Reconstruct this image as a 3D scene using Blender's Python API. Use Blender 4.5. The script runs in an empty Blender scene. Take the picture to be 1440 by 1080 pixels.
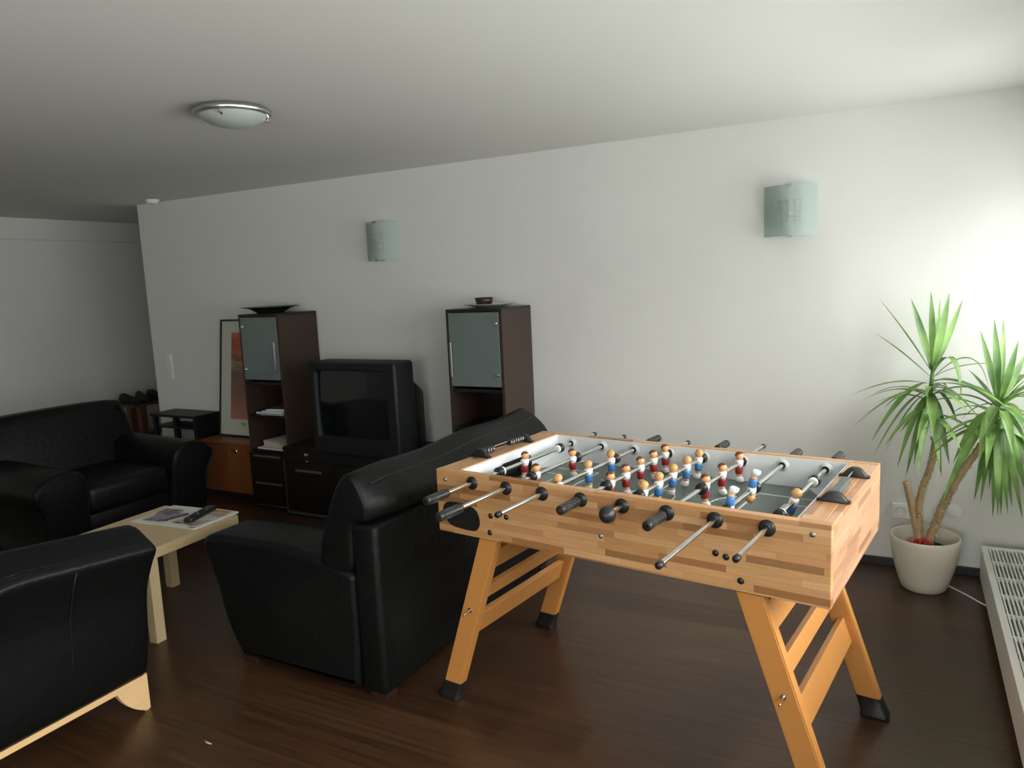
import bpy, bmesh, math, random
from mathutils import Vector, Matrix, Euler

random.seed(7)
SC = bpy.context.scene
COL = SC.collection
PI = math.pi

# ---------------------------------------------------------------- camera
F_PX, YAW, PITCH, ROLL, CAM_H = 1046.0, 0.4907, 0.1398, -0.045, 1.600
_cy, _sy = math.cos(YAW), math.sin(YAW)
FWD = Vector((-_sy * math.cos(PITCH), _cy * math.cos(PITCH), -math.sin(PITCH)))
_right = Vector((_cy, _sy, 0.0))
_up = _right.cross(FWD)
RGT = math.cos(ROLL) * _right + math.sin(ROLL) * _up
UPV = -math.sin(ROLL) * _right + math.cos(ROLL) * _up
cam_data = bpy.data.cameras.new('camera')
cam_data.sensor_width = 36.0
cam_data.sensor_fit = 'HORIZONTAL'
cam_data.lens = F_PX * 36.0 / 1440.0
cam_data.clip_start = 0.02
cam = bpy.data.objects.new('camera', cam_data)
COL.objects.link(cam)
_m = Matrix((RGT, UPV, -FWD)).transposed().to_4x4()
_m.translation = Vector((0, 0, CAM_H))
cam.matrix_world = _m
SC.camera = cam

# ---------------------------------------------------------------- world, daylight, exposure
world = bpy.data.worlds.new('overcast_sky')
SC.world = world
world.use_nodes = True
_bg = world.node_tree.nodes['Background']
_bg.inputs['Strength'].default_value = 1.0
SKY_G, SKY_H, SKY_M, SKY_Z = 0.58, 0.50, 1.0, 1.2
_nt = world.node_tree                # bright overcast sky above the horizon, darker ground below it
_tc = _nt.nodes.new('ShaderNodeTexCoord')
_sx = _nt.nodes.new('ShaderNodeSeparateXYZ')
_rp = _nt.nodes.new('ShaderNodeValToRGB')
# sine of elevation: ground tone and dim horizon band shaped to balance room light, overcast sky brighter to the zenith
_els = _rp.color_ramp.elements
_els[0].position = 0.0
_els[1].position = 1.0
_els[0].color = (SKY_G, SKY_G, SKY_G * .96, 1)
_els[1].color = (SKY_Z, SKY_Z * .985, SKY_Z * .96, 1)
for _p, _v in ((0.40, SKY_G), (0.46, SKY_H), (0.56, SKY_H), (0.62, SKY_M)):
    _e = _els.new(_p)
    _e.color = (_v, _v * .985, _v * .96, 1)
_mr = _nt.nodes.new('ShaderNodeMapRange')
_mr.inputs[1].default_value = -1.0
_nt.links.new(_tc.outputs['Generated'], _sx.inputs[0])
_nt.links.new(_sx.outputs[2], _mr.inputs[0])
_nt.links.new(_mr.outputs[0], _rp.inputs[0])
_nt.links.new(_rp.outputs[0], _bg.inputs['Color'])
SC.view_settings.view_transform = 'Standard'
SC.view_settings.look = 'None'
SC.view_settings.exposure = 3.85
SC.view_settings.gamma = 1.0
SC.view_settings.use_curve_mapping = False
try:
    SC.cycles.max_bounces = 10
    SC.cycles.diffuse_bounces = 6
    SC.cycles.use_denoising = True
    SC.cycles.sample_clamp_indirect = 6.0
    SC.cycles.caustics_reflective = False
    SC.cycles.caustics_refractive = False
except Exception:
    pass

ROOM_X0, ROOM_X1 = -7.32, 0.74       # far hall wall, window wall
WALL_Y, WALL_END = 4.265, -5.82      # long white wall and its free end
FRONT_Y = -2.2
CEIL = 2.368
HALL_Y = 6.6
WIN_Z0, WIN_Z1 = 0.80, 2.12
WINS = [(2.74, 4.19), (1.10, 2.55), (-0.54, 0.91), (-2.10, -0.73)]  # last opening is unseen, added to brighten the table's near side and floor

for (a, b) in WINS:                  # daylight guides in the window openings
    ld = bpy.data.lights.new('window_daylight', 'AREA')
    ld.shape = 'RECTANGLE'
    ld.size, ld.size_y = (b - a), (WIN_Z1 - WIN_Z0)
    ld.cycles.is_portal = True
    lo = bpy.data.objects.new('window_daylight', ld)
    COL.objects.link(lo)
    lo.location = (ROOM_X1 + 0.26, (a + b) / 2, (WIN_Z0 + WIN_Z1) / 2)
    lo.rotation_euler = Vector((-1, 0, 0)).to_track_quat('-Z', 'Z').to_euler()
FILL_WIN = (-1.35, 0.6)                   # unseen window added behind the photographer to light back wall and table front
ld = bpy.data.lights.new('window_daylight', 'AREA')
ld.shape = 'RECTANGLE'
ld.size, ld.size_y = FILL_WIN[1] - FILL_WIN[0], WIN_Z1 - WIN_Z0
ld.cycles.is_portal = True
lo = bpy.data.objects.new('window_daylight', ld)
COL.objects.link(lo)
lo.location = (sum(FILL_WIN) / 2, FRONT_Y - 0.18, (WIN_Z0 + WIN_Z1) / 2)
lo.rotation_euler = Vector((0, 1, 0)).to_track_quat('-Z', 'Z').to_euler()


# ---------------------------------------------------------------- helpers: materials
def lin(r, g, b):
    def f(c):
        c /= 255.0
        return c / 12.92 if c <= 0.04045 else ((c + 0.055) / 1.055) ** 2.4
    return (f(r), f(g), f(b), 1.0)


def mat(name, color, rough=0.5, metal=0.0, spec=0.5, bump=None, coat=0.0, vary=0.0):
    """principled material with slight procedural mottling; bump = (scale, strength, distance)"""
    m = bpy.data.materials.new(name)
    m.use_nodes = True
    nt = m.node_tree
    p = nt.nodes['Principled BSDF']
    p.inputs['Base Color'].default_value = color
    p.inputs['Roughness'].default_value = rough
    p.inputs['Metallic'].default_value = metal
    p.inputs['Specular IOR Level'].default_value = spec
    if coat:
        p.inputs['Coat Weight'].default_value = coat
        p.inputs['Coat Roughness'].default_value = 0.15
    tc = nt.nodes.new('ShaderNodeTexCoord')
    if vary:
        n = nt.nodes.new('ShaderNodeTexNoise')
        n.inputs['Scale'].default_value = 9.0
        n.inputs['Detail'].default_value = 4.0
        nt.links.new(tc.outputs['Object'], n.inputs['Vector'])
        mx = nt.nodes.new('ShaderNodeMix')
        mx.data_type = 'RGBA'
        mx.inputs[6].default_value = tuple(c * (1 - vary) for c in color[:3]) + (1,)
        mx.inputs[7].default_value = tuple(min(1, c * (1 + vary)) for c in color[:3]) + (1,)
        nt.links.new(n.outputs['Fac'], mx.inputs[0])
        nt.links.new(mx.outputs[2], p.inputs['Base Color'])
    if bump:
        sc, st, di = bump
        n = nt.nodes.new('ShaderNodeTexNoise')
        n.inputs['Scale'].default_value = sc
        n.inputs['Detail'].default_value = 5.0
        nt.links.new(tc.outputs['Object'], n.inputs['Vector'])
        b = nt.nodes.new('ShaderNodeBump')
        b.inputs['Strength'].default_value = st
        b.inputs['Distance'].default_value = di
        nt.links.new(n.outputs['Fac'], b.inputs['Height'])
        nt.links.new(b.outputs['Normal'], p.inputs['Normal'])
    return m


def board_wood(name, long_ax, cross_ax, length, width, tones, rough=0.35, grain=0.35, gap=0.0006,
               gap_col=(0.02, 0.01, 0.005, 1), spec=0.4, grain_scale=(3, 90), bump=0.0, coat=0.0):
    """planks or glued staves: rows along long_ax, every board its own tone, fine grain along it"""
    m = bpy.data.materials.new(name)
    m.use_nodes = True
    nt = m.node_tree
    N, L = nt.nodes.new, nt.links.new
    p = nt.nodes['Principled BSDF']
    p.inputs['Roughness'].default_value = rough
    p.inputs['Specular IOR Level'].default_value = spec
    if coat:
        p.inputs['Coat Weight'].default_value = coat
        p.inputs['Coat Roughness'].default_value = 0.2
    tc = N('ShaderNodeTexCoord')
    sp = N('ShaderNodeSeparateXYZ')
    L(tc.outputs['Object'], sp.inputs[0])

    def math_(op, a, b=None):
        n = N('ShaderNodeMath')
        n.operation = op
        for i, v in enumerate((a, b)):
            if v is None:
                continue
            if isinstance(v, (int, float)):
                n.inputs[i].default_value = v
            else:
                L(v, n.inputs[i])
        return n.outputs[0]
    lo, cr = sp.outputs[long_ax], sp.outputs[cross_ax]
    row = math_('FLOOR', math_('DIVIDE', cr, width))
    wn = N('ShaderNodeTexWhiteNoise')
    wn.noise_dimensions = '1D'
    L(row, wn.inputs['W'])
    sh = math_('ADD', math_('DIVIDE', lo, length), math_('MULTIPLY', wn.outputs['Value'], 7.3))
    cell = math_('FLOOR', sh)
    cv = N('ShaderNodeCombineXYZ')
    L(row, cv.inputs[0])
    L(cell, cv.inputs[1])
    wn2 = N('ShaderNodeTexWhiteNoise')
    wn2.noise_dimensions = '3D'
    L(cv.outputs[0], wn2.inputs['Vector'])
    ramp = N('ShaderNodeValToRGB')
    ramp.color_ramp.interpolation = 'LINEAR'
    els = ramp.color_ramp.elements
    while len(els) > 1:
        els.remove(els[-1])
    els[0].position = 0.0
    els[0].color = tones[0]
    for i, t in enumerate(tones[1:], 1):
        e = els.new(i / (len(tones) - 1))
        e.color = t
    L(wn2.outputs['Value'], ramp.inputs[0])
    # grain
    gv = N('ShaderNodeCombineXYZ')
    L(math_('MULTIPLY', lo, grain_scale[0]), gv.inputs[0])
    L(math_('MULTIPLY', cr, grain_scale[1]), gv.inputs[1])
    L(math_('MULTIPLY', wn2.outputs['Value'], 31.0), gv.inputs[2])
    gn = N('ShaderNodeTexNoise')
    gn.inputs['Scale'].default_value = 1.0
    gn.inputs['Detail'].default_value = 6.0
    L(gv.outputs[0], gn.inputs['Vector'])
    gr = math_('MULTIPLY', math_('SUBTRACT', gn.outputs['Fac'], 0.5), grain * 2)
    fac = math_('ADD', gr, 1.0)
    mul = N('ShaderNodeMix')
    mul.data_type = 'RGBA'
    mul.blend_type = 'MULTIPLY'
    mul.inputs[0].default_value = 1.0
    gc = N('ShaderNodeCombineColor')
    for k in range(3):
        L(fac, gc.inputs[k])
    L(ramp.outputs[0], mul.inputs[6])
    L(gc.outputs[0], mul.inputs[7])
    # joints
    fr1 = math_('FRACT', math_('DIVIDE', cr, width))
    fr2 = math_('FRACT', sh)
    e1 = math_('LESS_THAN', fr1, gap / width)
    e2 = math_('LESS_THAN', fr2, gap / length)
    ed = math_('MAXIMUM', e1, e2)
    mx = N('ShaderNodeMix')
    mx.data_type = 'RGBA'
    L(ed, mx.inputs[0])
    L(mul.outputs[2], mx.inputs[6])
    mx.inputs[7].default_value = gap_col
    L(mx.outputs[2], p.inputs['Base Color'])
    if bump:
        b = N('ShaderNodeBump')
        b.inputs['Strength'].default_value = bump
        b.inputs['Distance'].default_value = 0.001
        L(gn.outputs['Fac'], b.inputs['Height'])
        L(b.outputs['Normal'], p.inputs['Normal'])
    return m


# ---------------------------------------------------------------- helpers: shapes
def bx(bm, x0, x1, y0, y1, z0, z1, bev=0.0, seg=2, mi=0, M=None):
    r = bmesh.ops.create_cube(bm, size=1.0)
    vs = r['verts']
    for v in vs:
        v.co = Vector(((x0 + x1) / 2 + v.co.x * (x1 - x0), (y0 + y1) / 2 + v.co.y * (y1 - y0),
                       (z0 + z1) / 2 + v.co.z * (z1 - z0)))
    fs = set(f for v in vs for f in v.link_faces)
    if bev > 0:
        es = list(set(e for v in vs for e in v.link_edges))
        r = bmesh.ops.bevel(bm, geom=es, offset=bev, segments=seg, profile=0.5, affect='EDGES')
        fs = set(r['faces']) | set(f for f in fs if f.is_valid)
    for f in fs:
        f.material_index = mi
    if M is not None:
        vv = set(v for f in fs for v in f.verts)
        for v in vv:
            v.co = M @ v.co
    return fs


def cyl(bm, a, b, r0, r1=None, seg=16, mi=0, cap=True):
    a, b = Vector(a), Vector(b)
    r1 = r0 if r1 is None else r1
    d = (b - a).normalized()
    q = d.to_track_quat('Z', 'Y')
    ra, rb = [], []
    for k in range(seg):
        t = 2 * PI * k / seg
        o = q @ Vector((math.cos(t), math.sin(t), 0))
        ra.append(bm.verts.new(a + o * r0))
        rb.append(bm.verts.new(b + o * r1))
    for k in range(seg):
        f = bm.faces.new((ra[k], ra[(k + 1) % seg], rb[(k + 1) % seg], rb[k]))
        f.material_index = mi
        f.smooth = True
    if cap:
        f = bm.faces.new(ra[::-1]); f.material_index = mi
        f = bm.faces.new(rb); f.material_index = mi


def tube(bm, pts, rad, seg=10, mi=0, cap=True):
    """tube through points; rad a number or a list"""
    pts = [Vector(p) for p in pts]
    rads = rad if isinstance(rad, (list, tuple)) else [rad] * len(pts)
    rings = []
    ref = None
    for i, p in enumerate(pts):
        d = (pts[min(i + 1, len(pts) - 1)] - pts[max(i - 1, 0)]).normalized()
        if ref is None:
            ref = d.orthogonal().normalized()
        ref = (ref - d * ref.dot(d)).normalized()
        bi = d.cross(ref)
        rings.append([bm.verts.new(p + (ref * math.cos(2 * PI * k / seg) + bi * math.sin(2 * PI * k / seg)) * rads[i])
                      for k in range(seg)])
    for a, b in zip(rings, rings[1:]):
        for k in range(seg):
            f = bm.faces.new((a[k], a[(k + 1) % seg], b[(k + 1) % seg], b[k]))
            f.material_index = mi
            f.smooth = True
    if cap:
        f = bm.faces.new(rings[0][::-1]); f.material_index = mi
        f = bm.faces.new(rings[-1]); f.material_index = mi


def lathe(bm, prof, c=(0, 0, 0), seg=40, mi=0, M=None):
    """prof: list of (r, z)"""
    rings = []
    for r, z in prof:
        if r < 1e-6:
            rings.append([bm.verts.new((c[0], c[1], c[2] + z))])
        else:
            rings.append([bm.verts.new((c[0] + r * math.cos(2 * PI * k / seg), c[1] + r * math.sin(2 * PI * k / seg), c[2] + z))
                          for k in range(seg)])
    nv = [v for r in rings for v in r]
    for a, b in zip(rings, rings[1:]):
        for k in range(seg):
            k2 = (k + 1) % seg
            if len(a) == 1 and len(b) == 1:
                continue
            if len(a) == 1:
                f = bm.faces.new((a[0], b[k2], b[k]))
            elif len(b) == 1:
                f = bm.faces.new((a[k], a[k2], b[0]))
            else:
                f = bm.faces.new((a[k], a[k2], b[k2], b[k]))
            f.smooth = True
            f.material_index = mi
    if M is not None:
        for v in nv:
            v.co = M @ v.co


def prism(bm, prof, a0, a1, axis='y', bev=0.0, seg=3, mi=0, cuts=0, bend=None):
    """polygon prof extruded between a0 and a1 along axis. axis y: prof=(x,z); x: prof=(y,z); z: prof=(x,y)"""
    def P(p, t):
        if axis == 'y':
            return Vector((p[0], t, p[1]))
        if axis == 'x':
            return Vector((t, p[0], p[1]))
        return Vector((p[0], p[1], t))
    n = len(prof)
    ts = [a0 + (a1 - a0) * i / (cuts + 1) for i in range(cuts + 2)]
    rings = [[bm.verts.new(P(p, t)) for p in prof] for t in ts]
    fs = []
    for a, b in zip(rings, rings[1:]):
        for k in range(n):
            fs.append(bm.faces.new((a[k], a[(k + 1) % n], b[(k + 1) % n], b[k])))
    ca = bm.faces.new(rings[0][::-1])
    cb = bm.faces.new(rings[-1])
    fs += [ca, cb]
    bmesh.ops.recalc_face_normals(bm, faces=fs)
    for f in fs:
        f.material_index = mi
    if bev > 0:
        es = list(set(list(ca.edges) + list(cb.edges)))
        r = bmesh.ops.bevel(bm, geom=es, offset=bev, segments=seg, profile=0.5, affect='EDGES')
        for f in r['faces']:
            f.material_index = mi
        fs = [f for f in fs if f.is_valid] + list(r['faces'])
    if bend:
        for v in set(v for f in fs for v in f.verts):
            v.co = bend(v.co)
    return fs


def smooth_loop(pts, n=4, closed=True):
    """Catmull-Rom through 2-D points"""
    out = []
    N = len(pts)
    for i in range(N):
        p0, p1, p2, p3 = pts[(i - 1) % N], pts[i], pts[(i + 1) % N], pts[(i + 2) % N]
        for k in range(n):
            t = k / n
            out.append(tuple(0.5 * (2 * p1[j] + (p2[j] - p0[j]) * t + (2 * p0[j] - 5 * p1[j] + 4 * p2[j] - p3[j]) * t * t +
                                    (3 * p1[j] - p0[j] - 3 * p2[j] + p3[j]) * t ** 3) for j in range(len(p1))))
    return out


def chaikin(pts, it=2):
    """corner cutting, never overshoots"""
    for _ in range(it):
        q = []
        for a, b in zip(pts, pts[1:] + pts[:1]):
            q += [tuple(.75 * a[j] + .25 * b[j] for j in range(2)), tuple(.25 * a[j] + .75 * b[j] for j in range(2))]
        pts = q
    return pts


def round_rect(w, h, r, n=5):
    pts = []
    for (cx, cy, a0) in ((w / 2 - r, h / 2 - r, 0), (-w / 2 + r, h / 2 - r, PI / 2), (-w / 2 + r, -h / 2 + r, PI), (w / 2 - r, -h / 2 + r, 1.5 * PI)):
        for k in range(n + 1):
            a = a0 + PI / 2 * k / n
            pts.append((cx + r * math.cos(a), cy + r * math.sin(a)))
    return pts


OFF = {}


def obj(name, bm, mats, parent=None, smooth=False, angle=None, label=None):
    """one mesh object from a bmesh; built in the room's coordinates, stored relative to its thing"""
    me = bpy.data.meshes.new(name)
    off = OFF.get(parent, Vector((0, 0, 0)))
    if off.length > 0:
        bmesh.ops.translate(bm, vec=-off, verts=bm.verts)
    if smooth:
        for f in bm.faces:
            f.smooth = True
    bmesh.ops.recalc_face_normals(bm, faces=bm.faces)
    bm.to_mesh(me)
    bm.free()
    for m in (mats if isinstance(mats, (list, tuple)) else [mats]):
        me.materials.append(m)
    if angle is not None:
        me.shade_smooth() if hasattr(me, 'shade_smooth') else None
        try:
            me.set_sharp_from_angle(angle=math.radians(angle))
        except Exception:
            pass
    o = bpy.data.objects.new(name, me)
    COL.objects.link(o)
    if parent is not None:
        o.parent = parent
        OFF[o] = off
    if label:
        o['label'] = label
    return o


def thing(name, label, cat, loc=(0, 0, 0), rotz=0.0, group=None, local=False):
    o = bpy.data.objects.new(name, None)
    o.empty_display_size = 0.1
    COL.objects.link(o)
    o.location = loc
    o.rotation_euler = (0, 0, rotz)
    o['label'] = label
    o['category'] = cat
    if group:
        o['group'] = group
    OFF[o] = Vector((0, 0, 0)) if local else Vector(loc)
    return o


def tag(o, label, cat, group=None):
    o['label'] = label
    o['category'] = cat
    if group:
        o['group'] = group
    return o


def struct(name, bm, m, parent=None, **kw):
    o = obj(name, bm, m, parent, **kw)
    if parent is None:
        o['kind'] = 'structure'
    return o


def B():
    return bmesh.new()


def ray(x, y):
    return FWD * F_PX + RGT * (x - 720) + UPV * (540 - y)


def on_y(x, y, Y):
    """the point at depth Y seen at photo position x, y (used to lay out the plant's leaf tips)"""
    d = ray(x, y)
    return Vector((0, 0, CAM_H)) + d * (Y / d.y)


# ---------------------------------------------------------------- materials
M_wall = mat('white_wall_paint', (0.80, 0.80, 0.78, 1), 0.9, spec=0.2, bump=(220, 0.25, 0.002), vary=0.015)
M_ceil = mat('white_ceiling_paint', (0.78, 0.78, 0.75, 1), 0.95, spec=0.1, bump=(150, 0.1, 0.001))
M_floor = board_wood('dark_walnut_laminate', 0, 1, 1.28, 0.19,
                     [(0.040, 0.0175, 0.008, 1), (0.056, 0.026, 0.0125, 1), (0.048, 0.022, 0.010, 1), (0.070, 0.034, 0.017, 1)],
                     rough=0.33, grain=0.9, gap=0.0012, gap_col=(0.008, 0.005, 0.004, 1), spec=0.48, grain_scale=(2.2, 70), bump=0.12)
M_base = mat('dark_skirting', (0.022, 0.016, 0.018, 1), 0.4)
M_leather = mat('black_leather', (0.0035, 0.0042, 0.0042, 1), 0.42, spec=0.24, bump=(34, 0.35, 0.008), vary=0.2)
M_leather_s = mat('black_leather_seams', (0.009, 0.010, 0.010, 1), 0.45, spec=0.4)
M_darkfoot = mat('dark_stained_wood', (0.03, 0.010, 0.007, 1), 0.4)
M_beech = board_wood('pale_beech', 1, 2, 3.0, 0.4, [(0.66, 0.42, 0.20, 1), (0.70, 0.46, 0.23, 1)], rough=0.4, grain=0.12, gap=0, grain_scale=(4, 60))
M_birch = board_wood('birch_veneer', 1, 0, 3.0, 0.4, [(0.60, 0.46, 0.27, 1), (0.62, 0.48, 0.28, 1)], rough=0.42, grain=0.12, gap=0, grain_scale=(3, 50))
M_wenge = board_wood('black_brown_veneer', 2, 1, 3.0, 0.5, [(0.042, 0.025, 0.019, 1), (0.048, 0.029, 0.022, 1)], rough=0.38, grain=0.4, gap=0, grain_scale=(3, 140))
M_wenge_d = mat('black_brown_edge', (0.012, 0.009, 0.008, 1), 0.4)
M_cherry = board_wood('reddish_cherry_veneer', 2, 0, 3.0, 0.5, [(0.20, 0.062, 0.020, 1), (0.23, 0.074, 0.024, 1)], rough=0.38, grain=0.25, gap=0, grain_scale=(3, 60))
M_frost = mat('frosted_green_glass', (0.150, 0.190, 0.186, 1), 0.28, spec=0.5, coat=0.3)
M_steel = mat('brushed_steel', (0.55, 0.54, 0.52, 1), 0.3, 1.0)
M_chrome = mat('chrome', (0.78, 0.78, 0.77, 1), 0.14, 1.0)
M_alu = mat('matte_aluminium', (0.42, 0.42, 0.41, 1), 0.42, 1.0)
M_black = mat('black_plastic', (0.012, 0.012, 0.012, 1), 0.35)
M_blackm = mat('matte_black_plastic', (0.009, 0.010, 0.011, 1), 0.55, spec=0.35, bump=(300, 0.1, 0.001))
M_grip = mat('black_rubber_grip', (0.018, 0.018, 0.018, 1), 0.4)
M_screen = mat('dark_tube_glass', (0.006, 0.008, 0.008, 1), 0.07, spec=0.6)
M_white = mat('white_plastic', (0.86, 0.86, 0.83, 1), 0.4)
M_offw = mat('white_enamel', (0.86, 0.88, 0.86, 1), 0.35, spec=0.5)
M_paper = mat('white_paper', (0.72, 0.71, 0.68, 1), 0.6)
M_black_rack = mat('black_lacquer', (0.007, 0.007, 0.008, 1), 0.45, spec=0.3)


# ================================================================= SETTING
bm = B(); bx(bm, ROOM_X0 - .2, ROOM_X1 + .3, FRONT_Y - .2, HALL_Y + .2, -.1, 0)
struct('floor', bm, M_floor)
bm = B(); bx(bm, ROOM_X0 - .2, ROOM_X1 + .3, FRONT_Y - .2, HALL_Y + .2, CEIL, CEIL + .15)
struct('ceiling', bm, M_ceil)
bm = B(); bx(bm, WALL_END, ROOM_X1 + .3, WALL_Y, WALL_Y + .22, 0, CEIL)
struct('wall_back', bm, M_wall)
bm = B(); bx(bm, ROOM_X0 - .2, ROOM_X0, FRONT_Y - .2, HALL_Y, 0, 2.158)
bx(bm, ROOM_X0 - .2, ROOM_X0 - .04, FRONT_Y - .2, HALL_Y, 2.158, 2.172)
bx(bm, ROOM_X0 - .2, ROOM_X0, FRONT_Y - .2, HALL_Y, 2.172, CEIL)
struct('wall_left', bm, M_wall)
bm = B()
bx(bm, ROOM_X0, FILL_WIN[0], FRONT_Y - .2, FRONT_Y, 0, CEIL); bx(bm, FILL_WIN[1], ROOM_X1 + .3, FRONT_Y - .2, FRONT_Y, 0, CEIL)
bx(bm, FILL_WIN[0], FILL_WIN[1], FRONT_Y - .2, FRONT_Y, 0, WIN_Z0); bx(bm, FILL_WIN[0], FILL_WIN[1], FRONT_Y - .2, FRONT_Y, WIN_Z1, CEIL)
struct('wall_front', bm, M_wall)
bm = B(); bx(bm, ROOM_X0, WALL_END + .4, HALL_Y, HALL_Y + .2, 0, CEIL)
bx(bm, WALL_END + .3, WALL_END + .5, WALL_Y + .22, HALL_Y, 0, CEIL)
struct('wall_hall', bm, M_wall)
# window wall with real openings
bm = B()
edges = [FRONT_Y] + [v for w in sorted(WINS) for v in w] + [WALL_Y]
X0, X1 = ROOM_X1, ROOM_X1 + .3
bx(bm, X0, X1, FRONT_Y, WALL_Y, 0, WIN_Z0)
bx(bm, X0, X1, FRONT_Y, WALL_Y, WIN_Z1, CEIL)
for i in range(0, len(edges), 2):
    bx(bm, X0, X1, edges[i], edges[i + 1], WIN_Z0, WIN_Z1)
struct('wall_right', bm, M_wall)
# glass that lets the daylight in
m = bpy.data.materials.new('window_glass'); m.use_nodes = True
nt = m.node_tree
nt.nodes.remove(nt.nodes['Principled BSDF'])
tr = nt.nodes.new('ShaderNodeBsdfTransparent'); gl = nt.nodes.new('ShaderNodeBsdfGlossy')
gl.inputs['Roughness'].default_value = 0.02
fr = nt.nodes.new('ShaderNodeFresnel'); fr.inputs['IOR'].default_value = 1.25
mx = nt.nodes.new('ShaderNodeMixShader')
tr.inputs['Color'].default_value = (0.96, 0.98, 0.97, 1)
nt.links.new(fr.outputs[0], mx.inputs[0]); nt.links.new(tr.outputs[0], mx.inputs[1]); nt.links.new(gl.outputs[0], mx.inputs[2])
nt.links.new(mx.outputs[0], nt.nodes['Material Output'].inputs['Surface'])
M_glass = m
for i, (a, b) in enumerate(WINS, 1):
    bm = B()
    xa, xb = ROOM_X1 + .14, ROOM_X1 + .21
    t = .06
    bx(bm, xa, xb, a, b, WIN_Z0, WIN_Z0 + t, .004); bx(bm, xa, xb, a, b, WIN_Z1 - t, WIN_Z1, .004)
    for y in (a, (a + b) / 2 - t / 2, b - t):
        bx(bm, xa, xb, y, y + t, WIN_Z0 + t, WIN_Z1 - t, .004)
    w = struct('window_%d' % i, bm, M_white)
    bm = B(); bx(bm, xa + .03, xa + .034, a + t, b - t, WIN_Z0 + t, WIN_Z1 - t)
    obj('pane', bm, M_glass, w)
    bm = B(); bx(bm, ROOM_X1 - .03, xa, a + .002, b - .002, WIN_Z0, WIN_Z0 + .02, .004)
    obj('window_sill', bm, M_white, w)
bm = B()
ya, yb, t = FRONT_Y - .15, FRONT_Y - .08, .06
(a, b) = FILL_WIN
bx(bm, a, b, ya, yb, WIN_Z0, WIN_Z0 + t, .004); bx(bm, a, b, ya, yb, WIN_Z1 - t, WIN_Z1, .004)
for x in (a, (a + b) / 2 - t / 2, b - t):
    bx(bm, x, x + t, ya, yb, WIN_Z0 + t, WIN_Z1 - t, .004)
w = struct('window_%d' % (len(WINS) + 1), bm, M_white)  # the added window at the camera's back, there only for extra daylight
bm = B(); bx(bm, a + t, b - t, ya + .03, ya + .034, WIN_Z0 + t, WIN_Z1 - t); obj('pane', bm, M_glass, w)
bm = B(); bx(bm, a + .002, b - .002, yb, FRONT_Y + .03, WIN_Z0, WIN_Z0 + .02, .004); obj('window_sill', bm, M_white, w)
# skirting boards
bm = B(); bx(bm, WALL_END, ROOM_X1, WALL_Y - .014, WALL_Y, 0, .046, .003); struct('baseboard_back', bm, M_base)
bm = B(); bx(bm, ROOM_X0, ROOM_X0 + .014, FRONT_Y, HALL_Y, 0, .046, .003); struct('baseboard_left', bm, M_base)
bm = B(); bx(bm, ROOM_X1 - .014, ROOM_X1, FRONT_Y, WALL_Y - .014, 0, .046, .003); struct('baseboard_right', bm, M_base)


# ================================================================= FOOSBALL TABLE
M_st_side = board_wood('glued_beech_staves_side', 0, 2, .21, .0215,
                       [lin(134, 92, 58), lin(200, 152, 104), lin(190, 141, 93), lin(210, 167, 122), lin(184, 135, 87), lin(204, 156, 108), lin(152, 104, 64), lin(196, 145, 101), lin(206, 161, 115)],
                       rough=.36, grain=.22, gap=.0004, gap_col=lin(140, 92, 50), grain_scale=(9, 160), coat=.25)
M_st_end = board_wood('glued_beech_staves_end', 1, 2, .21, .0215,
                      [lin(142, 100, 72), lin(195, 150, 118), lin(190, 143, 110), lin(202, 160, 130), lin(186, 137, 104), lin(197, 152, 121), lin(192, 145, 113), lin(156, 112, 80)],
                      rough=.36, grain=.22, gap=.0004, gap_col=lin(150, 100, 56), grain_scale=(9, 160), coat=.25)
M_st_top = board_wood('glued_beech_staves_top', 1, 0, .21, .0215,
                      [lin(154, 108, 74), lin(194, 149, 108), lin(188, 141, 101), lin(201, 158, 119), lin(186, 137, 95)],
                      rough=.33, grain=.22, gap=.0004, gap_col=lin(150, 100, 56), grain_scale=(9, 160), coat=.25)
M_leg = board_wood('honey_lacquered_beech', 2, 1, 3.0, .5, [lin(190, 128, 66), lin(197, 135, 72)], rough=.34, grain=.18, gap=0, grain_scale=(5, 80), coat=.25)
M_field = mat('grey_green_playfield', lin(92, 104, 98), .35)
M_liner = mat('white_laminate_liner', (0.70, 0.72, 0.74, 1), .45)
M_line = mat('white_field_marking', (0.62, 0.65, 0.63, 1), .5)
M_skin = mat('figure_skin', lin(226, 164, 110), .4)
M_hair_d = mat('figure_brown_hair', lin(96, 56, 40), .4)
M_hair_b = mat('figure_blond_hair', lin(196, 150, 92), .4)
M_shirt = mat('figure_white_shirt', (0.74, 0.75, 0.76, 1), .4)
M_red = mat('figure_dark_red', lin(140, 34, 38), .4)
M_blue = mat('figure_blue', lin(62, 118, 178), .4)
M_ring = mat('milky_plastic_ring', (0.62, 0.64, 0.60, 1), .4)
M_bead = mat('black_counter_bead', (0.014, 0.014, 0.014, 1), .35)

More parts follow.
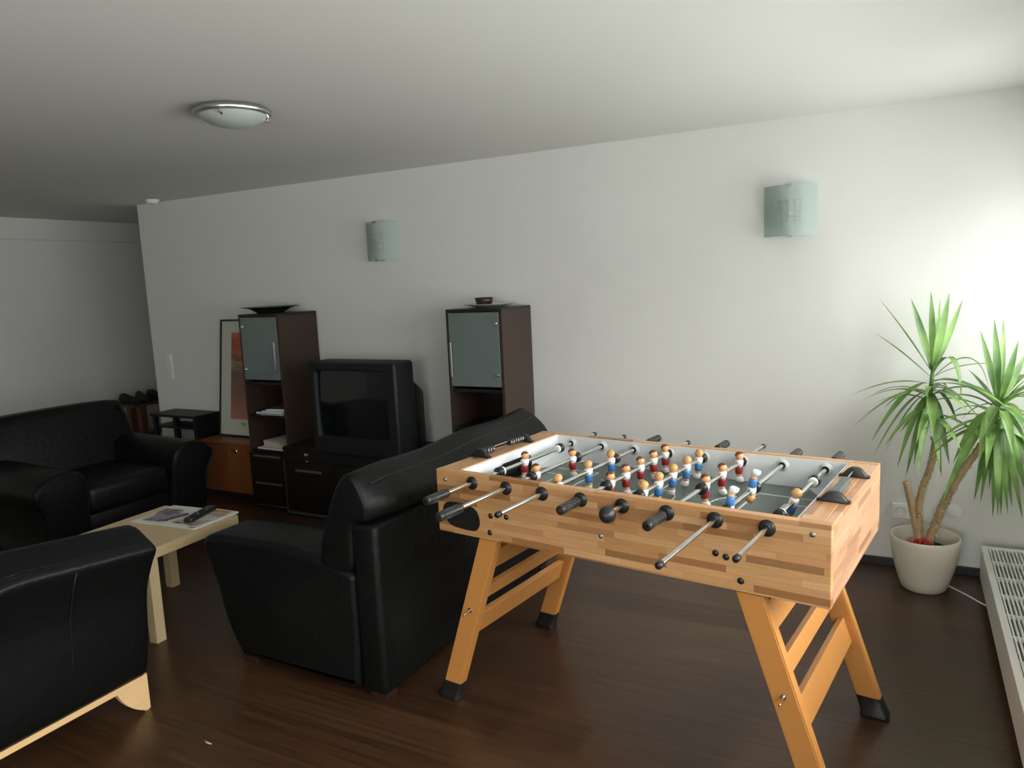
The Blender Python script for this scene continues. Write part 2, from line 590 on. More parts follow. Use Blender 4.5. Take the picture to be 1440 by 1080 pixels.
FB_L, FB_W, FB_T, FB_H = 1.3804, .7353, .9181, .2368
foos = thing('foosball_table', 'beech foosball table with eight steel rods standing beside the black sofa', 'game table',
             (-.7975, 2.5103, 0), -.1277, local=True)
hl, hw = FB_L / 2, FB_W / 2
zb = FB_T - FB_H
ti = .028
ROD_U = [-.522 + .1489 * i for i in range(8)]
ROD_Z = .8835
FIELD_Z = .806
IU0, IU1 = -.598, .598
for s in (-1, 1):
    bm = B()
    y0, y1 = (-hw, -hw + ti) if s < 0 else (hw - ti, hw)
    bx(bm, -hl, hl, y0, y1, zb, FB_T, .0025)
    obj('side_panel', bm, M_st_side, foos)
for s in (-1, 1):
    bm = B()
    x0, x1 = (-hl, -hl + .024) if s < 0 else (hl - .024, hl)
    bx(bm, x0, x1, -hw + ti, hw - ti, zb, FB_T - .0015, .002)
    obj('end_panel', bm, M_st_end, foos)
    bm = B()
    x0, x1 = (-hl + .024, IU0) if s < 0 else (IU1, hl - .024)
    bx(bm, x0, x1, -hw + ti, hw - ti, FB_T - .03, FB_T - .001, .002)
    obj('end_ledge', bm, M_st_top, foos)
bm = B(); bx(bm, -hl + .024, hl - .024, -hw + ti, hw - ti, zb + .02, zb + .035); obj('bottom_board', bm, M_st_side, foos)
# inner liner: two long walls and the two goal walls with an opening each
bm = B()
bx(bm, IU0, IU1, -hw + ti, -hw + ti + .004, FIELD_Z - .01, FB_T - .004)
bx(bm, IU0, IU1, hw - ti - .004, hw - ti, FIELD_Z - .01, FB_T - .004)
obj('side_liner', bm, M_liner, foos)
GW, GZ = .105, FIELD_Z + .068
for s in (-1, 1):
    bm = B()
    x = IU0 if s < 0 else IU1 - .006
    bx(bm, x, x + .006, -hw + ti + .004, -GW, FIELD_Z - .01, FB_T - .004)
    bx(bm, x, x + .006, GW, hw - ti - .004, FIELD_Z - .01, FB_T - .004)
    bx(bm, x, x + .006, -GW, GW, GZ, FB_T - .004)
    obj('goal_wall', bm, M_liner, foos)
    bm = B()
    pr_ = [(p[0], p[1] + FIELD_Z + .034) for p in round_rect(2 * GW + .016, .084, .03)]
    pin = [(p[0], p[1] + FIELD_Z + .034) for p in round_rect(2 * GW - .012, .062, .022)]
    xa = IU0 + .007 if s < 0 else IU1 - .007
    xo = xa - s * .006
    A_ = [bm.verts.new((xo, p[0], p[1])) for p in pr_]
    I_ = [bm.verts.new((xo, p[0], p[1])) for p in pin]
    D_ = [bm.verts.new((xa + s * .05, p[0], p[1])) for p in pin]
    n = len(A_)
    for k in range(n):
        bm.faces.new((A_[k], A_[(k + 1) % n], I_[(k + 1) % n], I_[k]))
        bm.faces.new((I_[k], I_[(k + 1) % n], D_[(k + 1) % n], D_[k]))
    bm.faces.new(D_)
    obj('goal_pocket', bm, M_black, foos)
bm = B(); bx(bm, IU0, IU1, -hw + ti, hw - ti, FIELD_Z - .012, FIELD_Z); pf = obj('playfield', bm, M_field, foos)
bm = B()
zl0, zl1 = FIELD_Z, FIELD_Z + .0008
lw = .0035
def fline(x0, x1, y0, y1):
    bx(bm, min(x0, x1), max(x0, x1), min(y0, y1), max(y0, y1), zl0, zl1)
fline(-lw, lw, -.335, .335)
for s in (-1, 1):
    e = s * .59
    for (d, h) in ((.27, .20), (.15, .115)):
        fline(s * (.59 - d) - lw, s * (.59 - d) + lw, -h, h)
        for q in (-1, 1):
            fline(s * (.59 - d), e, q * h - lw, q * h + lw)
    ap = [(s * .30 - s * .09 * math.cos(a), .13 * math.sin(a)) for a in [(-.5 + k / 14) * PI * .8 for k in range(15)]]
    for p, q in zip(ap, ap[1:]):
        tube(bm, [(p[0], p[1], zl0), (q[0], q[1], zl0)], .003, 4)
cp = [(.085 * math.cos(2 * PI * k / 36), .085 * math.sin(2 * PI * k / 36), zl0) for k in range(37)]
tube(bm, cp, .003, 4)
obj('field_marking', bm, M_line, pf)
for sx in (-1, 1):
    for sy in (-1, 1):
        bm = B()
        x, y = sx * .591, sy * .3355
        c = [bm.verts.new(p) for p in ((x, y, FIELD_Z + .024), (x - sx * .13, y, FIELD_Z + .0012), (x, y - sy * .20, FIELD_Z + .0012), (x, y, FIELD_Z + .0008))]
        bm.faces.new((c[0], c[1], c[2])); bm.faces.new((c[0], c[3], c[1])); bm.faces.new((c[0], c[2], c[3])); bm.faces.new((c[1], c[3], c[2]))
        obj('corner_ramp', bm, M_liner, pf)


def figure_mesh(name, hair, shorts):
    """a foosball player: local z up, faces +x, rod along y through the chest at z=0"""
    bm = B()
    def loft(rows, mi):
        rings = []
        for (z, w, d, xo) in rows:
            pts = round_rect(d, w, min(d, w) * .42, 3)
            rings.append([bm.verts.new((xo + p[0], p[1], z)) for p in pts])
        for a, b in zip(rings, rings[1:]):
            k_ = len(a)
            for k in range(k_):
                f = bm.faces.new((a[k], a[(k + 1) % k_], b[(k + 1) % k_], b[k])); f.material_index = mi; f.smooth = True
        f = bm.faces.new(rings[0][::-1]); f.material_index = mi
        f = bm.faces.new(rings[-1]); f.material_index = mi
    loft([(-.071, .020, .016, .004), (-.068, .024, .030, .006), (-.060, .024, .029, .005), (-.050, .022, .022, .001)], 4)   # boots
    loft([(-.052, .022, .020, .001), (-.045, .023, .020, 0), (-.040, .024, .020, 0)], 1)                                   # knees
    loft([(-.041, .025, .022, 0), (-.034, .031, .025, 0), (-.018, .032, .025, 0), (-.012, .030, .024, 0)], 3)               # shorts
    loft([(-.013, .030, .024, 0), (-.003, .034, .027, 0), (.006, .037, .028, 0), (.010, .033, .024, 0), (.013, .018, .016, 0)], 2)  # shirt
    loft([(.012, .014, .014, 0), (.016, .014, .014, 0)], 1)
    def ball(r_, cx, cz, sx, sy, sz, mi, seg=14, cut=None):
        q_ = bmesh.ops.create_uvsphere(bm, u_segments=seg, v_segments=10, radius=r_)['verts']
        kill = []
        for v in q_:
            if cut and v.co.z < cut(v.co):
                kill.append(v)
            v.co = Vector((cx + v.co.x * sx, v.co.y * sy, cz + v.co.z * sz))
        for f in set(f for v in q_ for f in v.link_faces):
            f.material_index = mi; f.smooth = True
        if kill:
            bmesh.ops.delete(bm, geom=kill, context='VERTS')
    ball(.0155, 0, .0265, 1.0, .96, .98, 1)                                   # head
    ball(.0166, -.0008, .0275, 1.0, .98, .98, 0, 16, lambda c: .003 + .5 * c.x)  # hair cap, lower at the back
    ball(.0030, .0158, .0245, 1, 1, 1, 1, 8)                                  # nose
    me = bpy.data.meshes.new(name)
    bmesh.ops.recalc_face_normals(bm, faces=bm.faces)
    bm.to_mesh(me); bm.free()
    for m_ in (hair, M_skin, M_shirt, shorts, M_shirt):
        me.materials.append(m_)
    return me


ME_RED = figure_mesh('player_figure_red', M_hair_d, M_red)
ME_BLUE = figure_mesh('player_figure_blue', M_hair_b, M_blue)
# rod: men (v), team, tilt, near end v, far end v, near grip, far grip
RODS = [
    ([-.030], 'r', .1, -.617, .543, 'grip', None),
    ([-.174, .087], 'r', .0, -.726, .543, 'grip', None),
    ([-.262, -.050, .130], 'b', .05, -.623, .575, None, 'grip'),
    ([-.159, -.041, .080, .195, .305], 'r', .0, -.497, .545, 'grip', None),
    ([-.213, -.092, .030, .158, .278], 'b', -.05, -.445, .593, 'ball', 'grip'),
    ([-.048, .116, .300], 'r', .05, -.510, .605, 'grip', None),
    ([-.245, -.028], 'b', PI * .95, -.761, .560, None, 'grip'),
    ([-.088], 'b', -.3, -.630, .576, None, 'grip'),
]


def grip_profile():
    return [(.0, 0), (.0125, 0), (.0148, .0015), (.0155, .004), (.0155, .012), (.0146, .015), (.0146, .098), (.0155, .101), (.0155, .108), (.0145, .110), (.0095, .112), (0, .112)]


def place(me, name, parent, loc, rot=(0, 0, 0), label=None):
    o = bpy.data.objects.new(name, me)
    COL.objects.link(o)
    o.parent = parent
    o.location = loc
    o.rotation_euler = rot
    if label:
        o['label'] = label
    return o


def one_mesh(bm, name, mats):
    me = bpy.data.meshes.new(name)
    bmesh.ops.recalc_face_normals(bm, faces=bm.faces)
    bm.to_mesh(me); bm.free()
    for m_ in (mats if isinstance(mats, (list, tuple)) else [mats]):
        me.materials.append(m_)
    return me


# bearing: outside escutcheon disc and inside milky ring
bm = B()
lathe(bm, [(.0075, -.004), (.0075, .010), (.012, .0105), (.021, .007), (.0245, .002), (.0245, 0), (.0075, -.004)], seg=28)
ME_ESC = one_mesh(bm, 'bearing', M_black)
bm = B()
lathe(bm, [(.0085, -.002), (.0085, .008), (.013, .0085), (.0135, .004), (.022, .0035), (.0235, .001), (.0235, 0), (.0085, -.002)], seg=28)
for f in bm.faces:
    c = f.calc_center_median()
    if math.hypot(c.x, c.y) < .0128:
        f.material_index = 1
ME_RING = one_mesh(bm, 'bearing_ring', [M_ring, M_black])
bm = B(); lathe(bm, grip_profile(), seg=20)
for k in range(10):
    a = 2 * PI * k / 10
    cyl(bm, (.0146 * math.cos(a), .0146 * math.sin(a), .018), (.0146 * math.cos(a), .0146 * math.sin(a), .095), .0016, seg=6)
ME_GRIP = one_mesh(bm, 'handle', M_grip)
bm = B(); r = bmesh.ops.create_uvsphere(bm, u_segments=24, v_segments=16, radius=.0265)
for f in bm.faces: f.smooth = True
cyl(bm, (0, 0, .02), (0, 0, .034), .012, .010, 18)
ME_BALL = one_mesh(bm, 'handle_ball', M_grip)
bm = B(); lathe(bm, [(0, -.004), (.008, -.004), (.0098, -.001), (.0098, .016), (.0082, .017), (0, .017)], seg=18)
ME_CAP = one_mesh(bm, 'end_cap', M_black)
bm = B(); lathe(bm, [(.0075, 0), (.0185, 0), (.0198, .003), (.0198, .008), (.0175, .010), (.0175, .013), (.0198, .016), (.0198, .021), (.0185, .024), (.0075, .024)], seg=20)
ME_BUMP = one_mesh(bm, 'bumper', M_black)
bm = B(); lathe(bm, [(.0075, 0), (.0155, 0), (.0165, .002), (.0165, .010), (.0155, .012), (.0075, .012)], seg=20)
ME_COLLAR = one_mesh(bm, 'collar', M_white)
bm = B(); lathe(bm, [(0, .004), (.003, .004), (.0035, .0025), (.0068, .0025), (.0078, .001), (.0078, -.001), (0, -.001)], seg=14)
ME_BOLT = one_mesh(bm, 'bolt', M_alu)
bm = B(); lathe(bm, [(0, .004), (.004, .004), (.0045, .0015), (.0095, .0015), (.0105, 0), (.0105, -.001), (0, -.001)], seg=14)
ME_BOLTD = one_mesh(bm, 'bolt_dark', mat('dark_steel_bolt', (0.05, 0.05, 0.045, 1), .4, .7))

for i, (men, team, tilt, vn, vf, gn, gf) in enumerate(RODS):
    u = ROD_U[i]
    bm = B(); cyl(bm, (u, vn, ROD_Z), (u, vf, ROD_Z), .0078, seg=16)
    rod = obj('rod', bm, M_chrome, foos, angle=40)
    for v in men:
        place(ME_RED if team == 'r' else ME_BLUE, 'player_figure', rod, (u, v, ROD_Z), (0, tilt if team == 'r' else tilt, 0 if team == 'r' else PI),
              'brown-haired figure in dark red shorts' if team == 'r' else 'blond figure in blue shorts')
    out_n, out_f = min(men) - .021, max(men) + .021
    if i in (0, 7):
        out_n, out_f = (-.19, .22) if i == 0 else (-.235, .155)
        for v, s in ((out_n, 1), (out_f, -1)):
            place(ME_COLLAR, 'collar', rod, (u, v, ROD_Z), (-s * PI / 2, 0, 0))
    place(ME_BUMP, 'bumper', rod, (u, out_n, ROD_Z), (PI / 2, 0, 0))
    place(ME_BUMP, 'bumper', rod, (u, out_f, ROD_Z), (-PI / 2, 0, 0))
    if gn == 'grip':
        place(ME_GRIP, 'handle', rod, (u, vn, ROD_Z), (-PI / 2, 0, 0))
    elif gn == 'ball':
        place(ME_BALL, 'handle', rod, (u, vn - .02, ROD_Z), (-PI / 2, 0, 0), 'round ball handle')
    else:
        place(ME_CAP, 'end_cap', rod, (u, vn, ROD_Z), (-PI / 2, 0, 0))
    if gf == 'grip':
        place(ME_GRIP, 'handle', rod, (u, vf, ROD_Z), (PI / 2, 0, 0))
    else:
        place(ME_CAP, 'end_cap', rod, (u, vf, ROD_Z), (PI / 2, 0, 0))
    for s in (-1, 1):
        place(ME_ESC, 'bearing', foos, (u, s * hw, ROD_Z), (-s * PI / 2, 0, 0), 'black outer bearing disc')
        place(ME_RING, 'bearing', foos, (u, s * (hw - ti - .004), ROD_Z), (s * PI / 2, 0, 0), 'milky inner bearing ring')

# ball return opening on the near side
bm = B()
pr_ = smooth_loop([(-.668, .752), (-.655, .790), (-.615, .802), (-.545, .798), (-.508, .780), (-.495, .745), (-.505, .715), (-.530, .703), (-.600, .705), (-.640, .716)], 4)
prism(bm, pr_, -hw - .0015, -hw + .004, 'y', .001, 1)
obj('ball_return_cover', bm, M_black, foos, label='black rounded ball return opening')
for (u, z, dk) in ((-.648, .882, 0), (-.453, .710, 1), (-.446, .772, 1), (-.378, .778, 1), (.447, .714, 1), (.373, .784, 1), (.404, .778, 1), (.642, .885, 0), (-.004, .772, 0)):
    place(ME_BOLTD if dk else ME_BOLT, 'bolt', foos, (u, -hw, z), (PI / 2, 0, 0))
for (u, z) in ((-.453, .710), (.447, .714)):
    place(ME_BOLTD, 'bolt', foos, (u, hw, z), (-PI / 2, 0, 0))

# score counters on the end ledges
def counter(u, flip):
    grp = None
    z = FB_T - .001
    half = .15
    prof = [(-.046, 0), (-.046, .007), (-.036, .009), (-.020, .027), (-.008, .033), (.010, .033), (.022, .027), (.036, .009), (.046, .007), (.046, 0)]
    base = None
    for s in (-1, 1):
        bm = B()
        prism(bm, [(u + p[0], z + p[1]) for p in prof], s * half - .011, s * half + .011, 'y', .002, 2)
        bk = obj('counter_bracket', bm, M_black, foos, angle=30)
        base = base or bk
    bm = B(); cyl(bm, (u, -half, z + .024), (u, half, z + .024), .0022, seg=10)
    obj('counter_rod', bm, M_chrome, base, angle=40)
    return base, z


NUM_CACHE = {}
def digit_mesh(t):
    if t not in NUM_CACHE:
        cu = bpy.data.curves.new('numeral', 'FONT')
        cu.body = t
        cu.size = .017
        cu.align_x = 'CENTER'; cu.align_y = 'CENTER'
        cu.extrude = .0002
        ob = bpy.data.objects.new('numeral_tmp', cu)
        COL.objects.link(ob)
        dg = bpy.context.evaluated_depsgraph_get()
        me = bpy.data.meshes.new_from_object(ob.evaluated_get(dg))
        me.name = 'numeral'
        bpy.data.objects.remove(ob)
        me.materials.clear()
        me.materials.append(M_white)
        NUM_CACHE[t] = me
    return NUM_CACHE[t]


for u, order in ((-.648, 1), (.648, -1)):
    base, z = counter(u, order)
    if order == 1:
        spots = [(-.128 + .0165 * k, str(k + 1)) for k in range(4)] + [(.128 - .0165 * k, str(10 - k)) for k in range(6)]
    else:
        spots = [(-.128 + .0165 * k, str(10 - k)) for k in range(10)]
    for v, t in spots:
        bm = B()
        bx(bm, u - .013, u + .013, v - .0075, v + .0075, z + .008, z + .031, .0025, 2)
        bead = obj('counter_bead', bm, M_bead if order == 1 else mat('grey_counter_bead', (0.10, 0.11, 0.11, 1), .25), base)
        if order == 1:
            dm = digit_mesh(t)
            # the numerals face the players inside the table
            me2 = dm.copy()
            d = Matrix.Translation((u + .0133, v, z + .0195)) @ Euler((PI / 2, 0, PI / 2)).to_matrix().to_4x4() @ Matrix.Scale(.85, 4)
            nb = bmesh.new(); nb.from_mesh(bead.data)
            n2 = bmesh.new(); n2.from_mesh(me2); n2.transform(d)
            for f in n2.faces: f.material_index = 1
            tmp = bpy.data.meshes.new('t'); n2.to_mesh(tmp); n2.free()
            nb.from_mesh(tmp)
            nb.to_mesh(bead.data); nb.free()
            bead.data.materials.append(M_white)

# legs: two splayed frames of two legs and three crossbars
def leg_pt(s, z):
    """centre u of the leg at height z"""
    return s * (.467 + (.700 - .467) * (zb - z) / zb)
for s in (-1, 1):
    ang = math.atan2(.233, zb)
    hwu = .037 / math.cos(ang)
    for t in (-1, 1):
        vc = t * (hw - .026)
        bm = B()
        prof = []
        for z in (zb, .05):
            prof.append((leg_pt(s, z), z))
        pts = [(prof[0][0] - hwu, zb), (prof[0][0] + hwu, zb), (prof[1][0] + hwu, .05), (prof[1][0] - hwu, .05)]
        prism(bm, pts, vc - .021, vc + .021, 'y')
        bmesh.ops.bevel(bm, geom=list(bm.edges), offset=.004, segments=2, affect='EDGES')
        leg = obj('leg', bm, M_leg, foos)
        bm = B()
        u1, u2 = leg_pt(s, .072), leg_pt(s, .02)
        ring = []
        for (uu, zz, g) in ((u1, .072, .0415), (u2, .022, .0425), (u2 + s * .004, .012, .046), (u2 + s * .004, .004, .046), (u2 + s * .004, .0, .042)):
            rr = [(uu + p[0], vc + p[1], zz + (p[0] * .0)) for p in round_rect(g * 2, (g - .015) * 2, .012, 4)]
            ring.append([bm.verts.new(p) for p in rr])
        for a, b in zip(ring, ring[1:]):
            k_ = len(a)
            for k in range(k_):
                bm.faces.new((a[k], a[(k + 1) % k_], b[(k + 1) % k_], b[k]))
        bm.faces.new(ring[0]); bm.faces.new(ring[-1])
        obj('foot', bm, M_black, leg, angle=40, label='black rubber levelling foot')
        bm = B()
        uu = leg_pt(s, .39)
        if t < 0:
            cyl(bm, (uu, vc - .021, .39), (uu, vc - .064, .386), .0035, seg=10)
            cyl(bm, (uu, vc - .021, .39), (uu, vc - .025, .39), .009, seg=12)
        else:
            cyl(bm, (uu, vc + .021, .39), (uu, vc + .064, .386), .0035, seg=10)
        obj('leg_bolt', bm, M_chrome, leg, angle=40)
    for (z0, z1) in ((.262, .352), (.415, .47), (.54, .625)):
        zc = (z0 + z1) / 2
        bm = B()
        bx(bm, -.012, .012, -(hw - .047), hw - .047, -(z1 - z0) / 2, (z1 - z0) / 2, .003)
        bm.transform(Matrix.Translation((leg_pt(s, zc), 0, zc)) @ Matrix.Rotation(-s * ang * 1.0, 4, 'Y'))
        obj('crossbar', bm, M_leg, foos)


# ================================================================= SOFA beside the foosball table
def soft(name, bm, parent, m=None, label=None):
    o = obj(name, bm, m or M_leather, parent, angle=50, label=label)
    return o


sofa = thing('two_seat_sofa', 'black leather two-seat sofa with its back to the foosball table', 'sofa', (-2.2, 2.85, 0))
Y0, Y1 = 2.112, 3.60
def cushion_end(c):
    """the roll along the top is pulled in at its near end like a tied pillow"""
    d = c.y - Y0
    k = .3 + .7 * min(1.0, max(0.0, d / .18)) ** .6
    x = c.x if c.x < -1.83 else -1.83 + (c.x + 1.83) * k
    return Vector((x, c.y, c.z + .006 * math.sin(c.y * 9) * (c.z > .7)))
bm = B(); bx(bm, -1.857, -1.737, Y0, Y1, .02, .706, .022, 3); soft('back_panel', bm, sofa)
bm = B()
pf_ = chaikin([(-2.040, .50), (-2.022, .62), (-1.990, .70), (-1.925, .85), (-1.865, .905), (-1.785, .862), (-1.708, .79), (-1.700, .735), (-1.745, .706), (-1.852, .706), (-1.856, .62), (-1.858, .50), (-1.95, .485)])
prism(bm, pf_, Y0 + .004, Y1 - .006, 'y', .022, 4, cuts=24,
      bend=lambda c: cushion_end(c))
bc = soft('back_cushion', bm, sofa)
bm = B()
tube(bm, [(-1.782, Y0 + .05 + (Y1 - Y0 - .1) * k / 20, .8545 + .006 * math.sin((Y0 + .05 + (Y1 - Y0 - .1) * k / 20) * 9)) for k in range(21)], .0035, 6)
obj('seam', bm, M_leather_s, bc)
arm_prof = chaikin([(-2.716, .495), (-2.700, .548), (-2.62, .562), (-2.40, .569), (-2.22, .568), (-2.03, .538), (-1.862, .505), (-1.858, .45), (-1.862, .20), (-1.872, .030), (-1.878, .022),
                    (-2.10, .022), (-2.30, .022), (-2.510, .022), (-2.530, .030), (-2.612, .18), (-2.645, .34)])
for (a, b) in ((Y0 + .002, Y0 + .25), (Y1 - .25, Y1 - .002)):
    bm = B(); prism(bm, arm_prof, a, b, 'y', .03, 4); soft('armrest', bm, sofa)
ym = (Y0 + Y1) / 2
for (a, b) in ((Y0 + .25, ym - .003), (ym + .003, Y1 - .25)):
    bm = B(); bx(bm, -2.63, -1.97, a, b, .26, .44, .045, 4); soft('seat_cushion', bm, sofa)
bm = B(); bx(bm, -2.50, -1.885, Y0 + .25, Y1 - .25, .03, .26, .015); soft('base', bm, sofa)
for x in (-2.49, -1.79):
    for y in (Y0 + .05, Y1 - .05):
        bm = B(); bx(bm, x - .04, x + .04, y - .035, y + .035, 0, .027, .003); obj('foot', bm, M_darkfoot, sofa)

# ================================================================= ARMCHAIR in the foreground (its back towards the window)
ac = thing('armchair', 'black leather armchair on a pale wooden plinth rail, back turned, in front of coffee table', 'armchair', (-2.95, 1.22, 0))
A0, A1 = .74, 1.705
def arch(c):
    # the top rises from each side towards the middle
    d = max(0.0, min(c.y - A0, A1 - c.y, .46))
    k = max(0.0, min(1.0, (c.z - .25) / .45))
    return Vector((c.x - .02 * k * d / .46, c.y, c.z + .048 * k * d / .46))
bm = B()
pf_ = smooth_loop([(-2.575, .148), (-2.545, .22), (-2.520, .36), (-2.500, .50), (-2.452, .61), (-2.420, .665), (-2.428, .690), (-2.470, .718), (-2.527, .750), (-2.585, .745),
                   (-2.62, .70), (-2.70, .50), (-2.73, .30), (-2.73, .16), (-2.65, .147)], 3)
prism(bm, pf_, A0, A1, 'y', .022, 4, cuts=14, bend=arch)
back = soft('backrest', bm, ac)
bm = B()
tube(bm, [arch(Vector((-2.437, A0 + .03 + (A1 - A0 - .06) * k / 24, .694))) for k in range(25)], .003, 6)
tube(bm, [arch(Vector((-2.445, A0 + .03 + (A1 - A0 - .06) * k / 24, .701))) for k in range(25)], .002, 6)
for yy in (A0 + .33, A1 - .30):
    tube(bm, [arch(Vector((x + .001, yy, z))) for (x, z) in ((-2.555, .19), (-2.520, .36), (-2.500, .50), (-2.452, .61), (-2.422, .665))], .0022, 6)
obj('seam', bm, M_leather_s, back)
for (a, b) in ((A0 + .005, A0 + .2), (A1 - .2, A1 - .005)):
    bm = B()
    pf_ = smooth_loop([(-2.68, .50), (-2.85, .52), (-3.10, .515), (-3.26, .48), (-3.29, .40), (-3.26, .28), (-3.24, .16), (-3.0, .15), (-2.74, .15), (-2.70, .30)], 3)
    prism(bm, pf_, a, b, 'y', .03, 4); soft('armrest', bm, ac)
bm = B(); bx(bm, -3.28, -2.73, A0 + .2, A1 - .2, .22, .43, .05, 4); soft('seat_cushion', bm, ac)
bm = B(); bx(bm, -3.22, -2.74, A0 + .02, A1 - .02, .147, .22, .01); soft('base', bm, ac)
bm = B()
bx(bm, -2.605, -2.578, A0, A1 + .001, .122, .147, .002)
bx(bm, -3.24, -3.213, A0, A1 + .001, .122, .147, .002)
bx(bm, -3.213, -2.605, A0, A0 + .027, .122, .147, .002)
bx(bm, -3.213, -2.605, A1 - .026, A1 + .001, .122, .147, .002)
obj('plinth_rail', bm, M_beech, ac, label='pale beech plinth rail')
for x in (-2.605, -3.24):
    for s in (0, 1):
        yo, di = (A1 + .001, -1) if s else (A0, 1)
        pts = [(yo, .1225), (yo, .004), (yo + di * .010, .0), (yo + di * .022, .0)]
        for k in range(9):
            a = k / 8 * PI / 2
            pts.append((yo + di * (.022 + .105 * (.5 * math.sin(a) + .5 * k / 8)), .118 * (.5 * (1 - math.cos(a)) + .5 * k / 8) + .0045))
        bm = B(); prism(bm, pts, x, x + .027, 'x', .0015, 1)
        obj('foot', bm, M_beech, ac, label='pale curved beech foot')

# ================================================================= LOVESEAT at the far left
lv = thing('loveseat', 'black leather loveseat with rolled arms in the dim left corner, facing the coffee table', 'sofa', (-4.95, 3.05, 0))
L0, L1 = 2.43, 3.63
bm = B()
pf_ = smooth_loop([(L0 + .09, .20), (L0 + .075, .60), (L0 + .11, .80), (L0 + .17, .842), ((L0 + L1) / 2, .850), (L1 - .17, .836), (L1 - .11, .79), (L1 - .075, .60), (L1 - .09, .20), ((L0 + L1) / 2, .19)], 5)
prism(bm, pf_, -5.36, -5.10, 'x', .07, 5, bend=lambda c: Vector((c.x - .22 * (c.z - .4) * max(0.0, min(1.0, (c.x + 5.36) / .26)) - .06 * (c.z - .5), c.y, c.z)))
soft('backrest', bm, lv)
for (ya, yb, s) in ((L0, L0 + .30, -1), (L1 - .30, L1, 1)):
    yi, yo = (yb, ya) if s < 0 else (ya, yb)
    def q(f, z):   # f 0 inner .. 1 outer
        return (yi + (yo - yi) * f, z)
    pf_ = smooth_loop([q(.02, .04), q(.0, .28), q(.0, .44), q(.10, .545), q(.40, .588), q(.78, .575), q(1.05, .53), q(1.13, .47), q(1.05, .40), q(.95, .34), q(.90, .18), q(.90, .04)], 4)
    def lean(c):
        k = max(0.0, min(1.0, (-4.5 - c.x) / .8))
        return Vector((c.x - (.12 * max(0, .5 - c.z) * (1 if c.x > -4.7 else 0)), c.y, c.z - .02 * (1 - k) ** 3))
    bm = B(); prism(bm, pf_, -5.30, -4.455, 'x', .03, 4, bend=lean); arm = soft('armrest', bm, lv)
    mid = (sum(p[0] for p in pf_) / len(pf_), sum(p[1] for p in pf_) / len(pf_))
    ring = [Vector((-4.468, mid[0] + (p[0] - mid[0]) * .90, mid[1] + (p[1] - mid[1]) * .90)) for p in pf_]
    bm = B(); tube(bm, [lean(r_) + Vector((.010, 0, 0)) for r_ in ring + ring[:1]], .008, 6)
    obj('piping', bm, M_leather, arm)
bm = B(); bx(bm, -5.2, -4.50, L0 + .30, L1 - .30, .24, .43, .055, 4); soft('seat_cushion', bm, lv)
bm = B(); bx(bm, -5.2, -4.56, L0 + .28, L1 - .28, .05, .24, .02, 2); soft('base', bm, lv)
for x in (-5.25, -4.62):
    for y in (L0 + .12, L1 - .12):
        bm = B(); bx(bm, x - .03, x + .03, y - .03, y + .03, 0, .055, .004); obj('foot', bm, M_darkfoot, lv)

# ================================================================= COFFEE TABLE with magazines, pen, remote control
KX, KY, KR = -3.311, 2.3364, .0326
ct = thing('coffee_table', 'pale birch square coffee table between the black seats', 'coffee table', (KX, KY, 0), KR, local=True)
h = .2725
bm = B(); bx(bm, -h, h, -h, h, .40, .45, .0015); obj('tabletop', bm, M_birch, ct)
for sx in (-1, 1):
    for sy in (-1, 1):
        bm = B(); x, y = sx * (h - .026), sy * (h - .026)
        bx(bm, x - .0255, x + .0255, y - .0255, y + .0255, 0, .40, .0015)
        obj('leg', bm, M_birch, ct)


def cover(name, cols, sc):
    """a printed page: patches of colour"""
    m = bpy.data.materials.new(name); m.use_nodes = True
    nt = m.node_tree; p = nt.nodes['Principled BSDF']; p.inputs['Roughness'].default_value = .4
    tc = nt.nodes.new('ShaderNodeTexCoord')
    v = nt.nodes.new('ShaderNodeTexVoronoi'); v.inputs['Scale'].default_value = sc; v.inputs['Randomness'].default_value = .9
    n = nt.nodes.new('ShaderNodeTexNoise'); n.inputs['Scale'].default_value = sc * .7
    ad = nt.nodes.new('ShaderNodeMix'); ad.data_type = 'RGBA'; ad.inputs[0].default_value = .25
    nt.links.new(tc.outputs['Object'], ad.inputs[6]); nt.links.new(n.outputs['Color'], ad.inputs[7])
    nt.links.new(tc.outputs['Object'], n.inputs['Vector'])
    nt.links.new(ad.outputs[2], v.inputs['Vector'])
    rp = nt.nodes.new('ShaderNodeValToRGB'); rp.color_ramp.interpolation = 'CONSTANT'
    els = rp.color_ramp.elements
    while len(els) > 1: els.remove(els[-1])
    els[0].color = cols[0]
    for i, c in enumerate(cols[1:], 1):
        els.new(i / len(cols)).color = c
    sp = nt.nodes.new('ShaderNodeSeparateColor')
    nt.links.new(v.outputs['Color'], sp.inputs[0]); nt.links.new(sp.outputs[0], rp.inputs[0])
    nt.links.new(rp.outputs[0], p.inputs['Base Color'])
    return m


M_c1 = cover('magazine_print_lilac', [lin(150, 140, 150), lin(200, 196, 190), lin(110, 100, 120), lin(160, 130, 120), lin(214, 208, 196)], 14)
M_c2 = cover('magazine_print_mixed', [lin(206, 202, 194), lin(90, 50, 46), lin(170, 160, 150), lin(60, 50, 52), lin(190, 170, 110)], 12)
M_ochre = mat('ochre_print', lin(190, 140, 70), .45)


